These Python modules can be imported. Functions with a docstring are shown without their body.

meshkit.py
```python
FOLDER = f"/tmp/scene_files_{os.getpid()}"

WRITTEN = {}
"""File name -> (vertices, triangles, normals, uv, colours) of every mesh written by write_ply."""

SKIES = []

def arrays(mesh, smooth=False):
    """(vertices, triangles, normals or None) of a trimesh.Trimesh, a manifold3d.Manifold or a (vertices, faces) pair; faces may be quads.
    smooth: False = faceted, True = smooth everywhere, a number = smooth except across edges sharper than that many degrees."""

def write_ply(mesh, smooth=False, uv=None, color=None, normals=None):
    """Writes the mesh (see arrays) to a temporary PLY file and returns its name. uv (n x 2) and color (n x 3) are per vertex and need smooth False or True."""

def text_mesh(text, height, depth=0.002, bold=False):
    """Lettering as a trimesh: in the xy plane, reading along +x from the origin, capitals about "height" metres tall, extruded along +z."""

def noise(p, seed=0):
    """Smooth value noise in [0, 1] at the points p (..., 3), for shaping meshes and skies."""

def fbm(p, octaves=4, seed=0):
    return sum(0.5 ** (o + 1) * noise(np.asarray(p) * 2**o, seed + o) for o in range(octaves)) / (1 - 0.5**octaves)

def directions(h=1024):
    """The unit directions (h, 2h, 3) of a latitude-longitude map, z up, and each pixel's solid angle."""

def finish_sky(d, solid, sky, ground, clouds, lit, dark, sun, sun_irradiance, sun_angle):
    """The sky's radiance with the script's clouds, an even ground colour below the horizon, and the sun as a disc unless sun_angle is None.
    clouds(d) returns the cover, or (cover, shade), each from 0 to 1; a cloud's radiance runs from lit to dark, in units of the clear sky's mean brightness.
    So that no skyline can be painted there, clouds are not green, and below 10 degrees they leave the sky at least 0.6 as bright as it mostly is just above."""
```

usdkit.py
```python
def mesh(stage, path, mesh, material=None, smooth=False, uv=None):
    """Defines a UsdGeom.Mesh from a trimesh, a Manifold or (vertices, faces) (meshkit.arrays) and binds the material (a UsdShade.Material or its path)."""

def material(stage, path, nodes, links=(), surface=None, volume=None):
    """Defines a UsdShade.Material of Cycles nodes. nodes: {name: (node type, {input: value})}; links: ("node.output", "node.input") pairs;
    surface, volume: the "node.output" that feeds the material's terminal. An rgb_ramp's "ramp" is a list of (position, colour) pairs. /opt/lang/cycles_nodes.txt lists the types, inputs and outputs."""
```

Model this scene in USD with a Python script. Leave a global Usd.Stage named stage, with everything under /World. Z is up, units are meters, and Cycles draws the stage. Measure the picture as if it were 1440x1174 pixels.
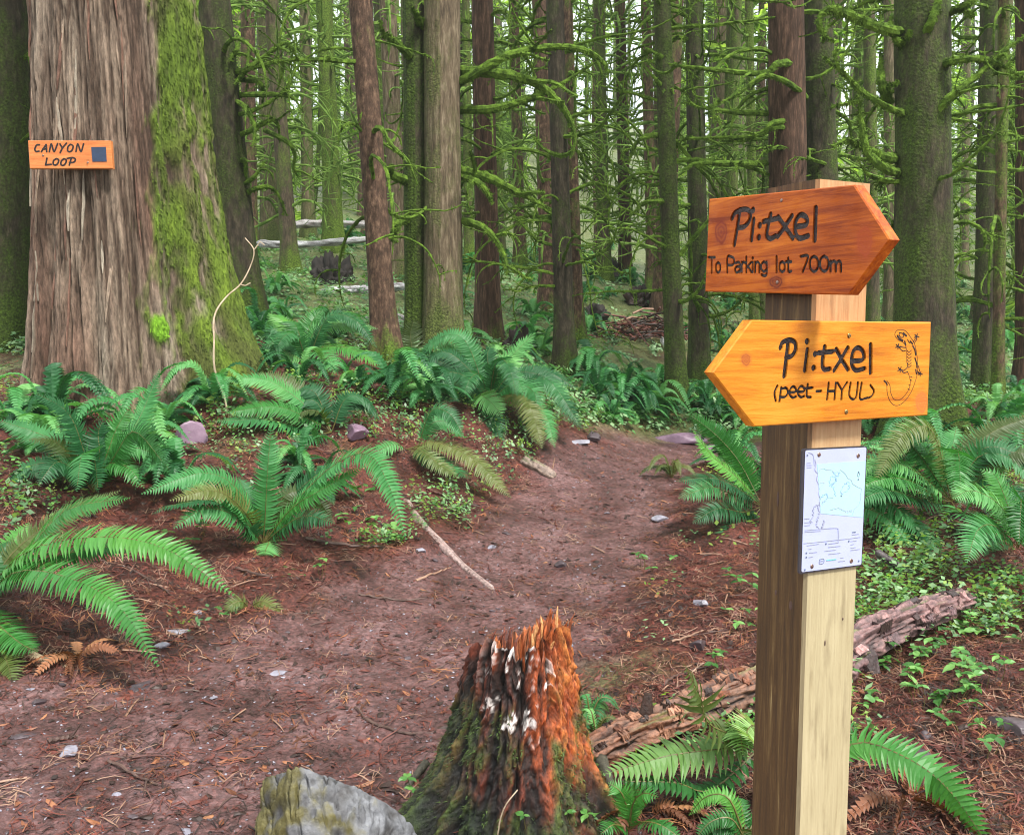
import math, random
import numpy as np, trimesh, manifold3d as m3
from scipy.interpolate import RBFInterpolator, RegularGridInterpolator
from scipy.ndimage import gaussian_filter
import shapely
from shapely.geometry import Polygon, LineString, Point
from shapely.ops import unary_union
from pxr import Usd, UsdGeom, UsdLux, UsdShade, Gf, Sdf, Vt
import usdkit
from meshkit import noise, fbm

stage = Usd.Stage.CreateInMemory()
UsdGeom.SetStageUpAxis(stage, "Z"); UsdGeom.SetStageMetersPerUnit(stage, 1.0)
UsdGeom.Xform.Define(stage, "/World"); UsdGeom.Scope.Define(stage, "/World/Looks")

# ---------------------------------------------------------------- camera, sky, sun, exposure
FOC, PITCH, EYE = 1300.0, math.radians(5.5), np.array([0.0, 0.0, 1.5])
cam = UsdGeom.Camera.Define(stage, "/World/camera")
cam.CreateHorizontalApertureAttr(36.0); cam.CreateFocalLengthAttr(36.0 * FOC / 1440.0)
cam.AddTranslateOp().Set(Gf.Vec3d(*EYE)); cam.AddRotateXOp().Set(90.0 - math.degrees(PITCH))
cam.CreateExposureAttr(2.27)
cam.CreateClippingRangeAttr(Gf.Vec2f(0.05, 1000.0))
SUN_AZ, SUN_EL = math.radians(140.0), math.radians(58.0)          # clockwise from +y: behind the camera, to the right
dome = UsdLux.DomeLight.Define(stage, "/World/sky")
dome.GetPrim().SetCustomDataByKey("kind", "structure")
sky_mat = usdkit.material(stage, "/World/Looks/overcast_sky", {
    "sky": ("sky_texture", {"sky_type": "single_scattering", "sun_disc": False, "sun_elevation": SUN_EL, "sun_rotation": SUN_AZ}),
    "tc": ("texture_coordinate", {}), "n": ("noise_texture", {"scale": 2.2, "detail": 5.0}),
    "cloud": ("rgb_ramp", {"ramp": [(0.3, (6.2, 6.6, 6.9)), (0.7, (9.3, 9.5, 9.5))]}),
    "mx": ("mix", {"mix_type": "mix", "fac": 0.86}),
    "bg": ("background_shader", {"strength": 0.05})},
    [("tc.generated", "n.vector"), ("n.fac", "cloud.fac"), ("sky.color", "mx.color1"), ("cloud.color", "mx.color2"), ("mx.color", "bg.color")], surface="bg.Background")
UsdShade.MaterialBindingAPI.Apply(dome.GetPrim()).Bind(sky_mat)
sun = UsdLux.DistantLight.Define(stage, "/World/sun")
sun.CreateIntensityAttr(0.4); sun.CreateAngleAttr(11.0); sun.CreateNormalizeAttr(True); sun.CreateColorAttr(Gf.Vec3f(1.0, 0.96, 0.9))
sun.AddRotateZOp().Set(-math.degrees(SUN_AZ)); sun.AddRotateXOp().Set(-(90.0 - math.degrees(SUN_EL)))

# ---------------------------------------------------------------- pixel rays of the photograph (to find where things stand)
Fv = np.array([0, math.cos(PITCH), -math.sin(PITCH)]); Uv = np.array([0, math.sin(PITCH), math.cos(PITCH)]); Xv = np.array([1.0, 0, 0])
def ray(u, v): return Fv + (u - 720.0) / FOC * Xv - (v - 587.0) / FOC * Uv
def P(u, v, y):
    d = ray(u, v); return EYE + d * (y / d[1])

# ---------------------------------------------------------------- helpers
USED = {}
def numbered(parent, name):
    k = USED.get((parent, name), -1) + 1; USED[(parent, name)] = k
    return f"{parent}/{name}" + (f"_{k:03d}" if k else "")
ORIG = {}
def thing(name, label, cat, loc=(0, 0, 0), group=None, kind=None):
    p = numbered("/World", name); x = UsdGeom.Xform.Define(stage, p); x.AddTranslateOp().Set(Gf.Vec3d(*map(float, loc)))
    tag(p, label, cat, group, kind); ORIG[p] = np.asarray(loc, float); return p
def tag(p, label=None, cat=None, group=None, kind=None):
    q = stage.GetPrimAtPath(p)
    for k, v in (("label", label), ("category", cat), ("group", group), ("kind", kind)):
        if v: q.SetCustomDataByKey(k, v)
def part(parent, name, vf, mat, smooth=False, tint=None, label=None, matrix=None, **pv):
    """A mesh under parent; world vertices, made relative to the thing it belongs to (or the matrix given)."""
    p = numbered(parent, name)
    root = "/".join(parent.split("/")[:3])
    if isinstance(vf, (tuple, list)): v, f = np.asarray(vf[0], float), np.asarray(vf[1], int)
    else: v, f, _ = usdkit.meshkit.arrays(vf, False)
    if matrix is None: v = v - ORIG.get(root, np.zeros(3))
    if smooth not in (True, False):
        mm = trimesh.graph.smooth_shade(trimesh.Trimesh(v, f if f.shape[1] == 3 else np.vstack([f[:, :3], f[:, [0, 2, 3]]]), process=True), angle=math.radians(smooth), facet_minarea=None)
        v, f = np.array(mm.vertices), np.array(mm.faces); smooth = True
    m = usdkit.mesh(stage, p, (v, f), LOOKS[mat] if isinstance(mat, str) else mat, smooth=smooth)
    if tint is not None: pv["tint"] = tint
    for k, val in pv.items():
        val = np.asarray(val, np.float32)
        if val.ndim == 2: UsdGeom.PrimvarsAPI(m).CreatePrimvar(k, Sdf.ValueTypeNames.Color3fArray, "vertex").Set(Vt.Vec3fArray.FromNumpy(val))
        else: UsdGeom.PrimvarsAPI(m).CreatePrimvar(k, Sdf.ValueTypeNames.FloatArray, "vertex").Set(Vt.FloatArray.FromNumpy(val))
    if matrix is not None: m.AddTransformOp().Set(Gf.Matrix4d(*np.asarray(matrix, float).T.ravel().tolist()))
    if label: tag(p, label)
    return p
def cat(*ms):
    vs, fs, n = [], [], 0
    for v, f in ms:
        vs.append(np.asarray(v, float)); fs.append(np.asarray(f, int) + n); n += len(v)
    return np.vstack(vs), np.vstack(fs)
def norm(a):
    a = np.asarray(a, float); return a / np.maximum(np.linalg.norm(a, axis=-1, keepdims=True), 1e-9)
def spline(pts, n):
    """Catmull-Rom through pts, n samples."""
    p = np.asarray(pts, float)
    if len(p) == 2: return p[0] + (p[1] - p[0]) * np.linspace(0, 1, n)[:, None]
    p = np.vstack([2 * p[0] - p[1], p, 2 * p[-1] - p[-2]]); m = len(p) - 3
    s = np.linspace(0, m - 1e-6, n); i = s.astype(int); t = (s - i)[:, None]
    a, b, c, d = p[i], p[i + 1], p[i + 2], p[i + 3]
    return 0.5 * (2 * b + (c - a) * t + (2 * a - 5 * b + 4 * c - d) * t ** 2 + (3 * b - a - 3 * c + d) * t ** 3)
def tube(pts, r, k=6, cap=True, rough=0.0, rng=None):
    p = np.asarray(pts, float); n = len(p); r = np.broadcast_to(np.asarray(r, float), (n,))
    t = norm(np.gradient(p, axis=0)); ref = np.array([0, 0, 1.0]) if abs(t[0, 2]) < 0.9 else np.array([1.0, 0, 0])
    a = np.zeros_like(p); a[0] = norm(np.cross(t[0], ref))
    for i in range(1, n):
        q = a[i - 1] - t[i] * np.dot(a[i - 1], t[i]); a[i] = q / max(np.linalg.norm(q), 1e-9)
    b = np.cross(t, a); th = np.arange(k) / k * 2 * np.pi
    rr = r[:, None] * np.ones(k)
    if rough: rr = rr * (1 + rough * (rng.random((n, k)) * 2 - 1))
    v = p[:, None] + rr[..., None] * (np.cos(th)[:, None] * a[:, None] + np.sin(th)[:, None] * b[:, None])
    i = np.arange(n - 1)[:, None] * k; j = np.arange(k); j2 = (j + 1) % k
    q = np.stack([i + j, i + j2, i + k + j2, i + k + j], -1).reshape(-1, 4)
    f = np.vstack([q[:, [0, 1, 2]], q[:, [0, 2, 3]]]); v = v.reshape(-1, 3)
    if cap:
        e = (n - 1) * k
        f = np.vstack([f, [[0, m + 1, m] for m in range(1, k - 1)], [[e, e + m, e + m + 1] for m in range(1, k - 1)]])
    return v, f
def icos(sub, scale, amp, freq, seed, flat=None):
    m = trimesh.creation.icosphere(sub); d = np.array(m.vertices)
    r = 1 + amp * (fbm(d * freq + 50, 4, seed) - 0.5) * 2
    v = d * r[:, None]
    if flat:
        rg = np.random.default_rng(seed)
        for _ in range(flat):
            nrm = norm(rg.normal(size=3)); c = rg.uniform(0.45, 0.8); over = v @ nrm - c
            v = v - np.maximum(over, 0)[:, None] * nrm * 0.92
    return v * np.asarray(scale), np.array(m.faces)

# ---------------------------------------------------------------- materials
LOOKS = {}
def mat(name, nodes, links, surface="p.BSDF"):
    LOOKS[name] = usdkit.material(stage, "/World/Looks/" + name, nodes, links, surface=surface)
def ramped(name, ramp, scale=(1, 1, 1), freq=8.0, detail=6.0, rough=0.8, bump=0.4, bscale=None, bfreq=None, bdist=0.01, spec=0.4, distortion=0.0, coord="object", island=0.0, extra=None):
    nodes = {"tc": ("texture_coordinate", {}), "geo": ("geometry", {}), "mp": ("mapping", {"scale": scale}),
             "n": ("noise_texture", {"scale": freq, "detail": detail, "roughness": 0.65, "distortion": distortion}),
             "r": ("rgb_ramp", {"ramp": ramp}), "mb": ("mapping", {"scale": bscale or scale}),
             "nb": ("noise_texture", {"scale": bfreq or freq * 2, "detail": 6.0, "roughness": 0.7}),
             "b": ("bump", {"strength": bump, "distance": bdist}),
             "p": ("principled_bsdf", {"roughness": rough, "specular_ior_level": spec})}
    src = "tc.object" if coord == "object" else "geo.position"
    links = [(src, "mp.vector"), (src, "mb.vector"), ("mp.vector", "n.vector"), ("mb.vector", "nb.vector"), ("nb.fac", "b.height"), ("b.normal", "p.normal")]
    if island:
        nodes["isl"] = ("math", {"math_type": "multiply_add", "value2": island, "value3": -island / 2}); nodes["ad"] = ("math", {"math_type": "add"})
        links += [("geo.random_per_island", "isl.value1"), ("n.fac", "ad.value1"), ("isl.value", "ad.value2"), ("ad.value", "r.fac")]
    else: links += [("n.fac", "r.fac")]
    links += [("r.color", "p.base_color")]
    mat(name, nodes, links)
def tinted(name, freq=30.0, scale=(1, 1, 1), lo=0.55, hi=1.45, rough=0.8, spec=0.35, bump=0.5, bdist=0.01, bfreq=None, detail=6.0):
    """Colour from the mesh's own per-vertex tint, broken up by fine grain."""
    mat(name, {"at": ("attribute", {"attribute": "tint"}), "tc": ("texture_coordinate", {}), "mp": ("mapping", {"scale": scale}),
               "n": ("noise_texture", {"scale": freq, "detail": detail, "roughness": 0.7}),
               "r": ("rgb_ramp", {"ramp": [(0.3, (lo,) * 3), (0.7, (hi,) * 3)]}), "m": ("mix", {"mix_type": "multiply", "fac": 1.0}),
               "nb": ("noise_texture", {"scale": bfreq or freq * 1.7, "detail": 5.0, "roughness": 0.7}), "b": ("bump", {"strength": bump, "distance": bdist}),
               "p": ("principled_bsdf", {"roughness": rough, "specular_ior_level": spec})},
        [("tc.object", "mp.vector"), ("mp.vector", "n.vector"), ("mp.vector", "nb.vector"), ("n.fac", "r.fac"), ("at.color", "m.color1"), ("r.color", "m.color2"),
         ("m.color", "p.base_color"), ("nb.fac", "b.height"), ("b.normal", "p.normal")])
def leafy(name, ramp, rough=0.38, trans=0.35, spec=0.5, back=1.4):
    """Leaf: colour varies from leaflet to leaflet, some light passes through."""
    mat(name, {"geo": ("geometry", {}), "oi": ("object_info", {}), "ad": ("math", {"math_type": "multiply_add", "value2": 0.3, "value3": -0.15}), "a2": ("math", {"math_type": "add"}),
               "n": ("noise_texture", {"scale": 3.0, "detail": 3.0}), "a3": ("math", {"math_type": "multiply_add", "value2": 0.8, "value3": -0.4}), "a4": ("math", {"math_type": "add"}),
               "r": ("rgb_ramp", {"ramp": ramp}), "p": ("principled_bsdf", {"roughness": rough, "specular_ior_level": spec}),
               "g": ("mix", {"mix_type": "multiply", "fac": 1.0, "color2": (back, back * 1.05, back * 0.5)}),
               "t": ("translucent_bsdf", {}), "mc": ("mix_closure", {"fac": trans})},
        [("geo.random_per_island", "ad.value1"), ("geo.position", "n.vector"), ("n.fac", "a3.value1"), ("ad.value", "a2.value1"), ("a3.value", "a2.value2"), ("a2.value", "a4.value1"), ("oi.random", "a4.value2"),
         ("a4.value", "r.fac"), ("r.color", "p.base_color"), ("r.color", "g.color1"), ("g.color", "t.color"), ("p.BSDF", "mc.closure1"), ("t.BSDF", "mc.closure2")], surface="mc.Closure")
def bark(name, dark, mid, light, moss=(0.075, 0.13, 0.012), moss_lo=0.5, moss_hi=0.62, stretch=0.13, freq=16.0, bdist=0.03):
    """Furrowed bark running up the trunk, with moss in uneven patches."""
    mat(name, {"tc": ("texture_coordinate", {}), "mp": ("mapping", {"scale": (1, 1, stretch)}), "oi": ("object_info", {}),
               "n": ("noise_texture", {"scale": freq, "detail": 7.0, "roughness": 0.7}), "r": ("rgb_ramp", {"ramp": [(0.3, dark), (0.52, mid), (0.72, light)]}),
               "m2": ("mapping", {"scale": (1, 1, 0.45)}), "nm": ("noise_texture", {"scale": 2.6, "detail": 8.0, "roughness": 0.72}),
               "at": ("attribute", {"attribute": "moss"}), "am": ("math", {"math_type": "add"}), "ms": ("map_range", {"from_min": moss_lo, "from_max": moss_hi, "clamp": True}),
               "nc": ("noise_texture", {"scale": 45.0, "detail": 4.0}), "mr": ("rgb_ramp", {"ramp": [(0.3, tuple(c * 0.3 for c in moss)), (0.55, moss), (0.75, tuple(c * 1.7 for c in moss))]}),
               "mx": ("mix", {"mix_type": "mix"}), "hs": ("mix", {"mix_type": "mix"}), "b": ("bump", {"strength": 0.9, "distance": bdist}),
               "p": ("principled_bsdf", {"roughness": 0.85, "specular_ior_level": 0.25})},
        [("tc.object", "mp.vector"), ("tc.object", "m2.vector"), ("mp.vector", "n.vector"), ("n.fac", "r.fac"), ("m2.vector", "nm.vector"), ("nm.fac", "am.value1"), ("at.fac", "am.value2"),
         ("am.value", "ms.value"), ("tc.object", "nc.vector"), ("nc.fac", "mr.fac"), ("ms.result", "mx.fac"), ("r.color", "mx.color1"), ("mr.color", "mx.color2"), ("mx.color", "p.base_color"),
         ("ms.result", "hs.fac"), ("n.color", "hs.color1"), ("nc.color", "hs.color2"), ("hs.color", "b.height"), ("b.normal", "p.normal")])
bark("brown_bark", (0.014, 0.008, 0.005), (0.075, 0.043, 0.027), (0.21, 0.13, 0.085), moss_lo=0.56, moss_hi=0.72, stretch=0.4, freq=24.0)
bark("red_bark", (0.012, 0.006, 0.004), (0.058, 0.031, 0.019), (0.15, 0.085, 0.055), moss_lo=0.62, moss_hi=0.8, stretch=0.16, freq=26.0)
bark("pale_bark", (0.03, 0.02, 0.012), (0.115, 0.085, 0.052), (0.27, 0.215, 0.145), moss=(0.07, 0.09, 0.02), moss_lo=0.46, moss_hi=0.7, stretch=0.16, freq=30.0)
bark("dark_mossy_bark", (0.010, 0.008, 0.005), (0.035, 0.027, 0.017), (0.09, 0.07, 0.045), moss=(0.042, 0.07, 0.007), moss_lo=0.5, moss_hi=0.7, stretch=0.3, freq=24.0)
bark("green_mossy_bark", (0.02, 0.016, 0.01), (0.06, 0.045, 0.028), (0.14, 0.10, 0.07), moss=(0.08, 0.13, 0.014), moss_lo=0.42, moss_hi=0.62, stretch=0.25, freq=24.0)
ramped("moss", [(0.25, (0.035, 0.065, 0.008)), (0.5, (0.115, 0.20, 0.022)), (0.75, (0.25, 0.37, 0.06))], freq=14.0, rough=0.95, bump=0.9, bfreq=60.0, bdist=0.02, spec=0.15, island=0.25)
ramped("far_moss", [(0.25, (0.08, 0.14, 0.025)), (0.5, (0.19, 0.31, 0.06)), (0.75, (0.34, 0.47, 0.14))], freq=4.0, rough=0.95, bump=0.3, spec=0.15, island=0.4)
leafy("needles", [(0.2, (0.14, 0.25, 0.04)), (0.6, (0.28, 0.42, 0.10)), (1.0, (0.40, 0.54, 0.18))], rough=0.6, trans=0.6, spec=0.25)
leafy("fern_leaf", [(0.05, (0.015, 0.085, 0.026)), (0.5, (0.055, 0.225, 0.062)), (0.95, (0.16, 0.37, 0.11))], rough=0.5, trans=0.3, spec=0.38)
leafy("bright_fern_leaf", [(0.1, (0.018, 0.10, 0.018)), (0.55, (0.042, 0.19, 0.035)), (0.95, (0.11, 0.31, 0.05))], rough=0.45, trans=0.35, spec=0.42)
leafy("pale_fern_leaf", [(0.1, (0.12, 0.24, 0.06)), (0.6, (0.24, 0.40, 0.13)), (1.0, (0.36, 0.5, 0.22))], rough=0.5, trans=0.35)
leafy("dull_fern_leaf", [(0.1, (0.045, 0.075, 0.015)), (0.6, (0.10, 0.14, 0.03)), (1.0, (0.17, 0.17, 0.05))], rough=0.5, trans=0.35)
leafy("dead_leaf", [(0.1, (0.10, 0.035, 0.015)), (0.6, (0.25, 0.09, 0.04)), (1.0, (0.40, 0.2, 0.09))], rough=0.6, trans=0.2)
leafy("ground_leaf", [(0.1, (0.035, 0.12, 0.02)), (0.55, (0.09, 0.24, 0.05)), (1.0, (0.2, 0.38, 0.1))], rough=0.42, trans=0.3)
leafy("undergrowth_leaf", [(0.0, (0.06, 0.14, 0.05)), (0.5, (0.15, 0.28, 0.12)), (1.0, (0.28, 0.42, 0.22))], rough=0.4, trans=0.3)
ramped("stem", [(0.3, (0.05, 0.045, 0.012)), (0.7, (0.14, 0.12, 0.03))], rough=0.5)
ramped("dry_stem", [(0.3, (0.28, 0.2, 0.13)), (0.7, (0.5, 0.4, 0.28))], rough=0.7, freq=20.0)
ramped("litter_red", [(0.2, (0.06, 0.014, 0.009)), (0.5, (0.19, 0.048, 0.030)), (0.8, (0.36, 0.11, 0.07))], rough=0.6, freq=6.0, island=0.5, coord="world", bump=0.1)
ramped("litter_dark", [(0.2, (0.018, 0.008, 0.006)), (0.8, (0.085, 0.04, 0.028))], rough=0.55, freq=6.0, island=0.5, coord="world", bump=0.2)
ramped("litter_pale", [(0.2, (0.20, 0.11, 0.07)), (0.8, (0.48, 0.33, 0.24))], rough=0.6, freq=6.0, island=0.5, coord="world", bump=0.1)
ramped("slate", [(0.25, (0.10, 0.09, 0.11)), (0.5, (0.20, 0.19, 0.23)), (0.8, (0.36, 0.36, 0.41))], rough=0.33, freq=9.0, bump=0.5, bfreq=40.0, bdist=0.004, spec=0.6, coord="world")
ramped("purple_slate", [(0.25, (0.10, 0.06, 0.085)), (0.5, (0.17, 0.105, 0.15)), (0.8, (0.27, 0.18, 0.23))], rough=0.4, freq=7.0, bump=0.5, bfreq=30.0, bdist=0.006, coord="world")
ramped("pebble", [(0.25, (0.05, 0.035, 0.04)), (0.5, (0.13, 0.10, 0.115)), (0.8, (0.3, 0.27, 0.29))], rough=0.4, freq=14.0, bump=0.3, bfreq=60.0, bdist=0.004, coord="world", island=0.5)
ramped("twig_wood", [(0.25, (0.03, 0.017, 0.014)), (0.75, (0.12, 0.07, 0.055))], freq=20.0, rough=0.6, bump=0.5, bdist=0.004)
ramped("grey_root", [(0.25, (0.08, 0.055, 0.05)), (0.75, (0.26, 0.19, 0.17))], freq=16.0, rough=0.6, bump=0.5, bdist=0.004)
ramped("bleached_wood", [(0.25, (0.16, 0.14, 0.14)), (0.5, (0.42, 0.41, 0.42)), (0.8, (0.66, 0.67, 0.68))], freq=7.0, rough=0.7, bump=0.6, bdist=0.01)
ramped("rotten_black_wood", [(0.25, (0.004, 0.003, 0.003)), (0.75, (0.03, 0.022, 0.018))], freq=12.0, rough=0.8, bump=0.8)
tinted("tinted_bark", freq=58.0, scale=(1, 1, 0.2), lo=0.35, hi=1.6, bump=1.0, bdist=0.02, detail=9.0, rough=0.88, spec=0.25)
tinted("tinted_wood", freq=85.0, scale=(1, 1, 0.4), lo=0.25, hi=1.75, detail=9.0, bump=0.8, bdist=0.006, rough=0.6, spec=0.4)
tinted("tinted_log", freq=55.0, lo=0.3, hi=1.7, detail=9.0, bump=0.8, bdist=0.006, rough=0.5, spec=0.5)
tinted("tinted_rock", freq=28.0, lo=0.5, hi=1.5, bump=0.7, bdist=0.008, rough=0.6, spec=0.4)
# ---------------------------------------------------------------- terrain: a height field through the places where things stand
CTRL = [(0, 1174, 2.76), (720, 1174, 2.78), (1440, 1174, 2.72), (720, 1000, 3.65), (250, 1000, 3.6), (1150, 1000, 3.6), (1440, 1000, 3.45), (600, 900, 4.45), (880, 900, 4.4),
        (700, 800, 5.6), (860, 780, 5.9), (850, 700, 7.4), (790, 720, 6.9), (960, 625, 9.8), (1010, 622, 10.2), (1090, 620, 10.3), (900, 650, 8.8), (1000, 760, 6.0), (1250, 900, 4.1), (1350, 830, 4.6), (1440, 850, 4.4),
        (220, 930, 4.15), (400, 860, 4.8), (320, 830, 4.8), (20, 930, 4.0), (370, 765, 5.4), (500, 780, 5.5), (600, 740, 6.2), (560, 660, 6.9), (680, 680, 7.3), (100, 680, 5.7), (0, 720, 5.2), (0, 800, 4.7),
        (150, 590, 7.0), (20, 580, 7.2), (350, 520, 7.8), (470, 610, 7.2), (670, 560, 8.3), (740, 625, 7.9), (450, 520, 8.6), (830, 612, 8.8), (610, 487, 10.5), (535, 495, 9.6), (690, 482, 12.8),
        (795, 517, 11.4), (950, 566, 11.0), (985, 550, 12.6), (1300, 605, 8.5), (1390, 570, 11.5), (1330, 720, 6.2), (1440, 690, 6.4), (1050, 690, 7.0), (1200, 560, 10.0),
        (410, 385, 17.0), (470, 352, 20.0), (560, 392, 17.0), (770, 440, 16.0), (880, 400, 21.0), (910, 470, 15.5), (930, 520, 12.8), (340, 390, 15.0), (1000, 440, 19.0), (1180, 480, 18.0), (1420, 500, 17.0), (60, 460, 13.0),
        (440, 330, 26.0), (720, 370, 28.0), (1000, 395, 28.0), (1300, 440, 27.0), (150, 360, 24.0), (720, 340, 40.0), (300, 310, 40.0), (1200, 390, 40.0)]
pts = [P(*c) for c in CTRL]
pts += [np.array(p, float) for p in [(-6, -4, 0.2), (0, -5, 0), (6, -4, 0.2), (-5, 0, 0.35), (5, 0, 0.25), (0, 0, 0), (-9, 5, 1.2), (9, 5, 0.9), (-14, 12, 2.0), (14, 12, 1.1), (-25, 20, 4.0), (25, 20, 2.0),
        (-45, 60, 13), (0, 60, 11.5), (45, 60, 9), (-60, 100, 25), (0, 100, 24), (60, 100, 21), (-60, 20, 7), (60, 20, 4), (-60, -20, 2), (60, -20, 2), (0, -25, 0)]]
pts = np.array(pts)
rbf = RBFInterpolator(pts[:, :2], pts[:, 2], kernel="linear", smoothing=0.02)
GX, GY = np.arange(-70, 70.01, 0.25), np.arange(-30, 105.01, 0.25)
gx, gy = np.meshgrid(GX, GY, indexing="ij")
H = gaussian_filter(rbf(np.stack([gx.ravel(), gy.ravel()], 1)).reshape(gx.shape), 1.2)
_hi = RegularGridInterpolator((GX, GY), H, bounds_error=False, fill_value=None)
def bumps(x, y, trail):
    q = np.stack([x, y, np.zeros_like(x)], -1)
    b = (fbm(q * 0.9, 3, 3) - 0.5) * 0.22 * (1 - trail)
    b += (fbm(q * 4.0, 3, 5) - 0.5) * (0.10 - 0.07 * trail)
    b += (fbm(q * 18.0, 3, 8) - 0.5) * (0.035 - 0.02 * trail)
    return b
def base_h(x, y): return _hi(np.stack([np.asarray(x, float), np.asarray(y, float)], -1))
def hit(u, v, h):
    d = ray(u, v); ys = np.linspace(1.2, 60, 3000); q = EYE + d * (ys / d[1])[:, None]
    k = np.argmax(q[:, 2] < h(q[:, 0], q[:, 1])); return q[k] if k else q[-1]
TRAIL_PX = [(-260, 985), (60, 960), (220, 940), (400, 868), (520, 800), (640, 750), (720, 700), (750, 655), (820, 625), (900, 612), (1010, 612), (1130, 616), (1130, 650), (1000, 655), (945, 690), (925, 760), (885, 850),
            (850, 930), (820, 1020), (860, 1100), (900, 1174)]
tw = [hit(u, v, base_h)[:2] for u, v in TRAIL_PX] + [np.array([0.9, 1.5]), np.array([0.8, -4.0]), np.array([-3.6, -4.0]), np.array([-3.2, 2.0])]
trail_poly = Polygon(tw).buffer(0)
def trail_mask(x, y):
    x, y = np.asarray(x, float), np.asarray(y, float)
    p = shapely.points(x.ravel(), y.ravel())
    d = shapely.distance(p, trail_poly.exterior) if hasattr(trail_poly, "exterior") else shapely.distance(p, trail_poly.boundary)
    d = np.where(shapely.contains(trail_poly, p), d, -d).reshape(x.shape)
    n = fbm(np.stack([x, y, np.zeros_like(x)], -1) * 3.0, 3, 21) - 0.5
    return np.clip((d + n * 0.5) / 0.3 + 0.5, 0, 1)
_tx, _ty = np.arange(-6, 8, 0.05), np.arange(-5, 14, 0.05)
_tg = np.meshgrid(_tx, _ty, indexing="ij")
_ti = RegularGridInterpolator((_tx, _ty), trail_mask(*_tg), bounds_error=False, fill_value=0.0)
def trail_at(x, y): return np.clip(_ti(np.stack([np.asarray(x, float), np.asarray(y, float)], -1)), 0, 1)
def ground(x, y):
    x, y = np.asarray(x, float), np.asarray(y, float)
    return base_h(x, y) + bumps(x, y, trail_at(x, y))
def G(u, v): return hit(u, v, ground)
def on(x, y, up=0.0): return np.array([x, y, float(ground(np.array([x]), np.array([y]))[0]) + up])
def axis(lo, a, b, hi, fine, g):
    mid = list(np.arange(a, b, fine)); s, left = fine, []
    p = a
    while p > lo: s *= g; p -= s; left.append(p)
    s, right, p = fine, [], mid[-1]
    while p < hi: s *= g; p += s; right.append(p)
    return np.array(left[::-1] + mid + right)
ax, ay = axis(-65, -3.2, 3.2, 65, 0.024, 1.05), axis(-25, 2.3, 8.5, 100, 0.024, 1.05)
mx_, my_ = np.meshgrid(ax, ay, indexing="ij")
tm = trail_at(mx_, my_); hz = base_h(mx_, my_) + bumps(mx_, my_, tm)
gv = np.stack([mx_, my_, hz], -1); na, nb_ = gv.shape[:2]
nrm = norm(np.cross(np.gradient(gv, axis=0), np.gradient(gv, axis=1))).reshape(-1, 3)
idx = np.arange(na * nb_).reshape(na, nb_)
q = np.stack([idx[:-1, :-1], idx[1:, :-1], idx[1:, 1:], idx[:-1, 1:]], -1).reshape(-1, 4)
q_trail = tm.reshape(-1)[q].mean(1) > 0.5
green = np.clip((fbm(gv.reshape(-1, 3) * [0.5, 0.5, 0], 4, 31) - 0.5) * 4 + (my_.reshape(-1) - 7.5) * 0.10, -1, 1)
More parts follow.
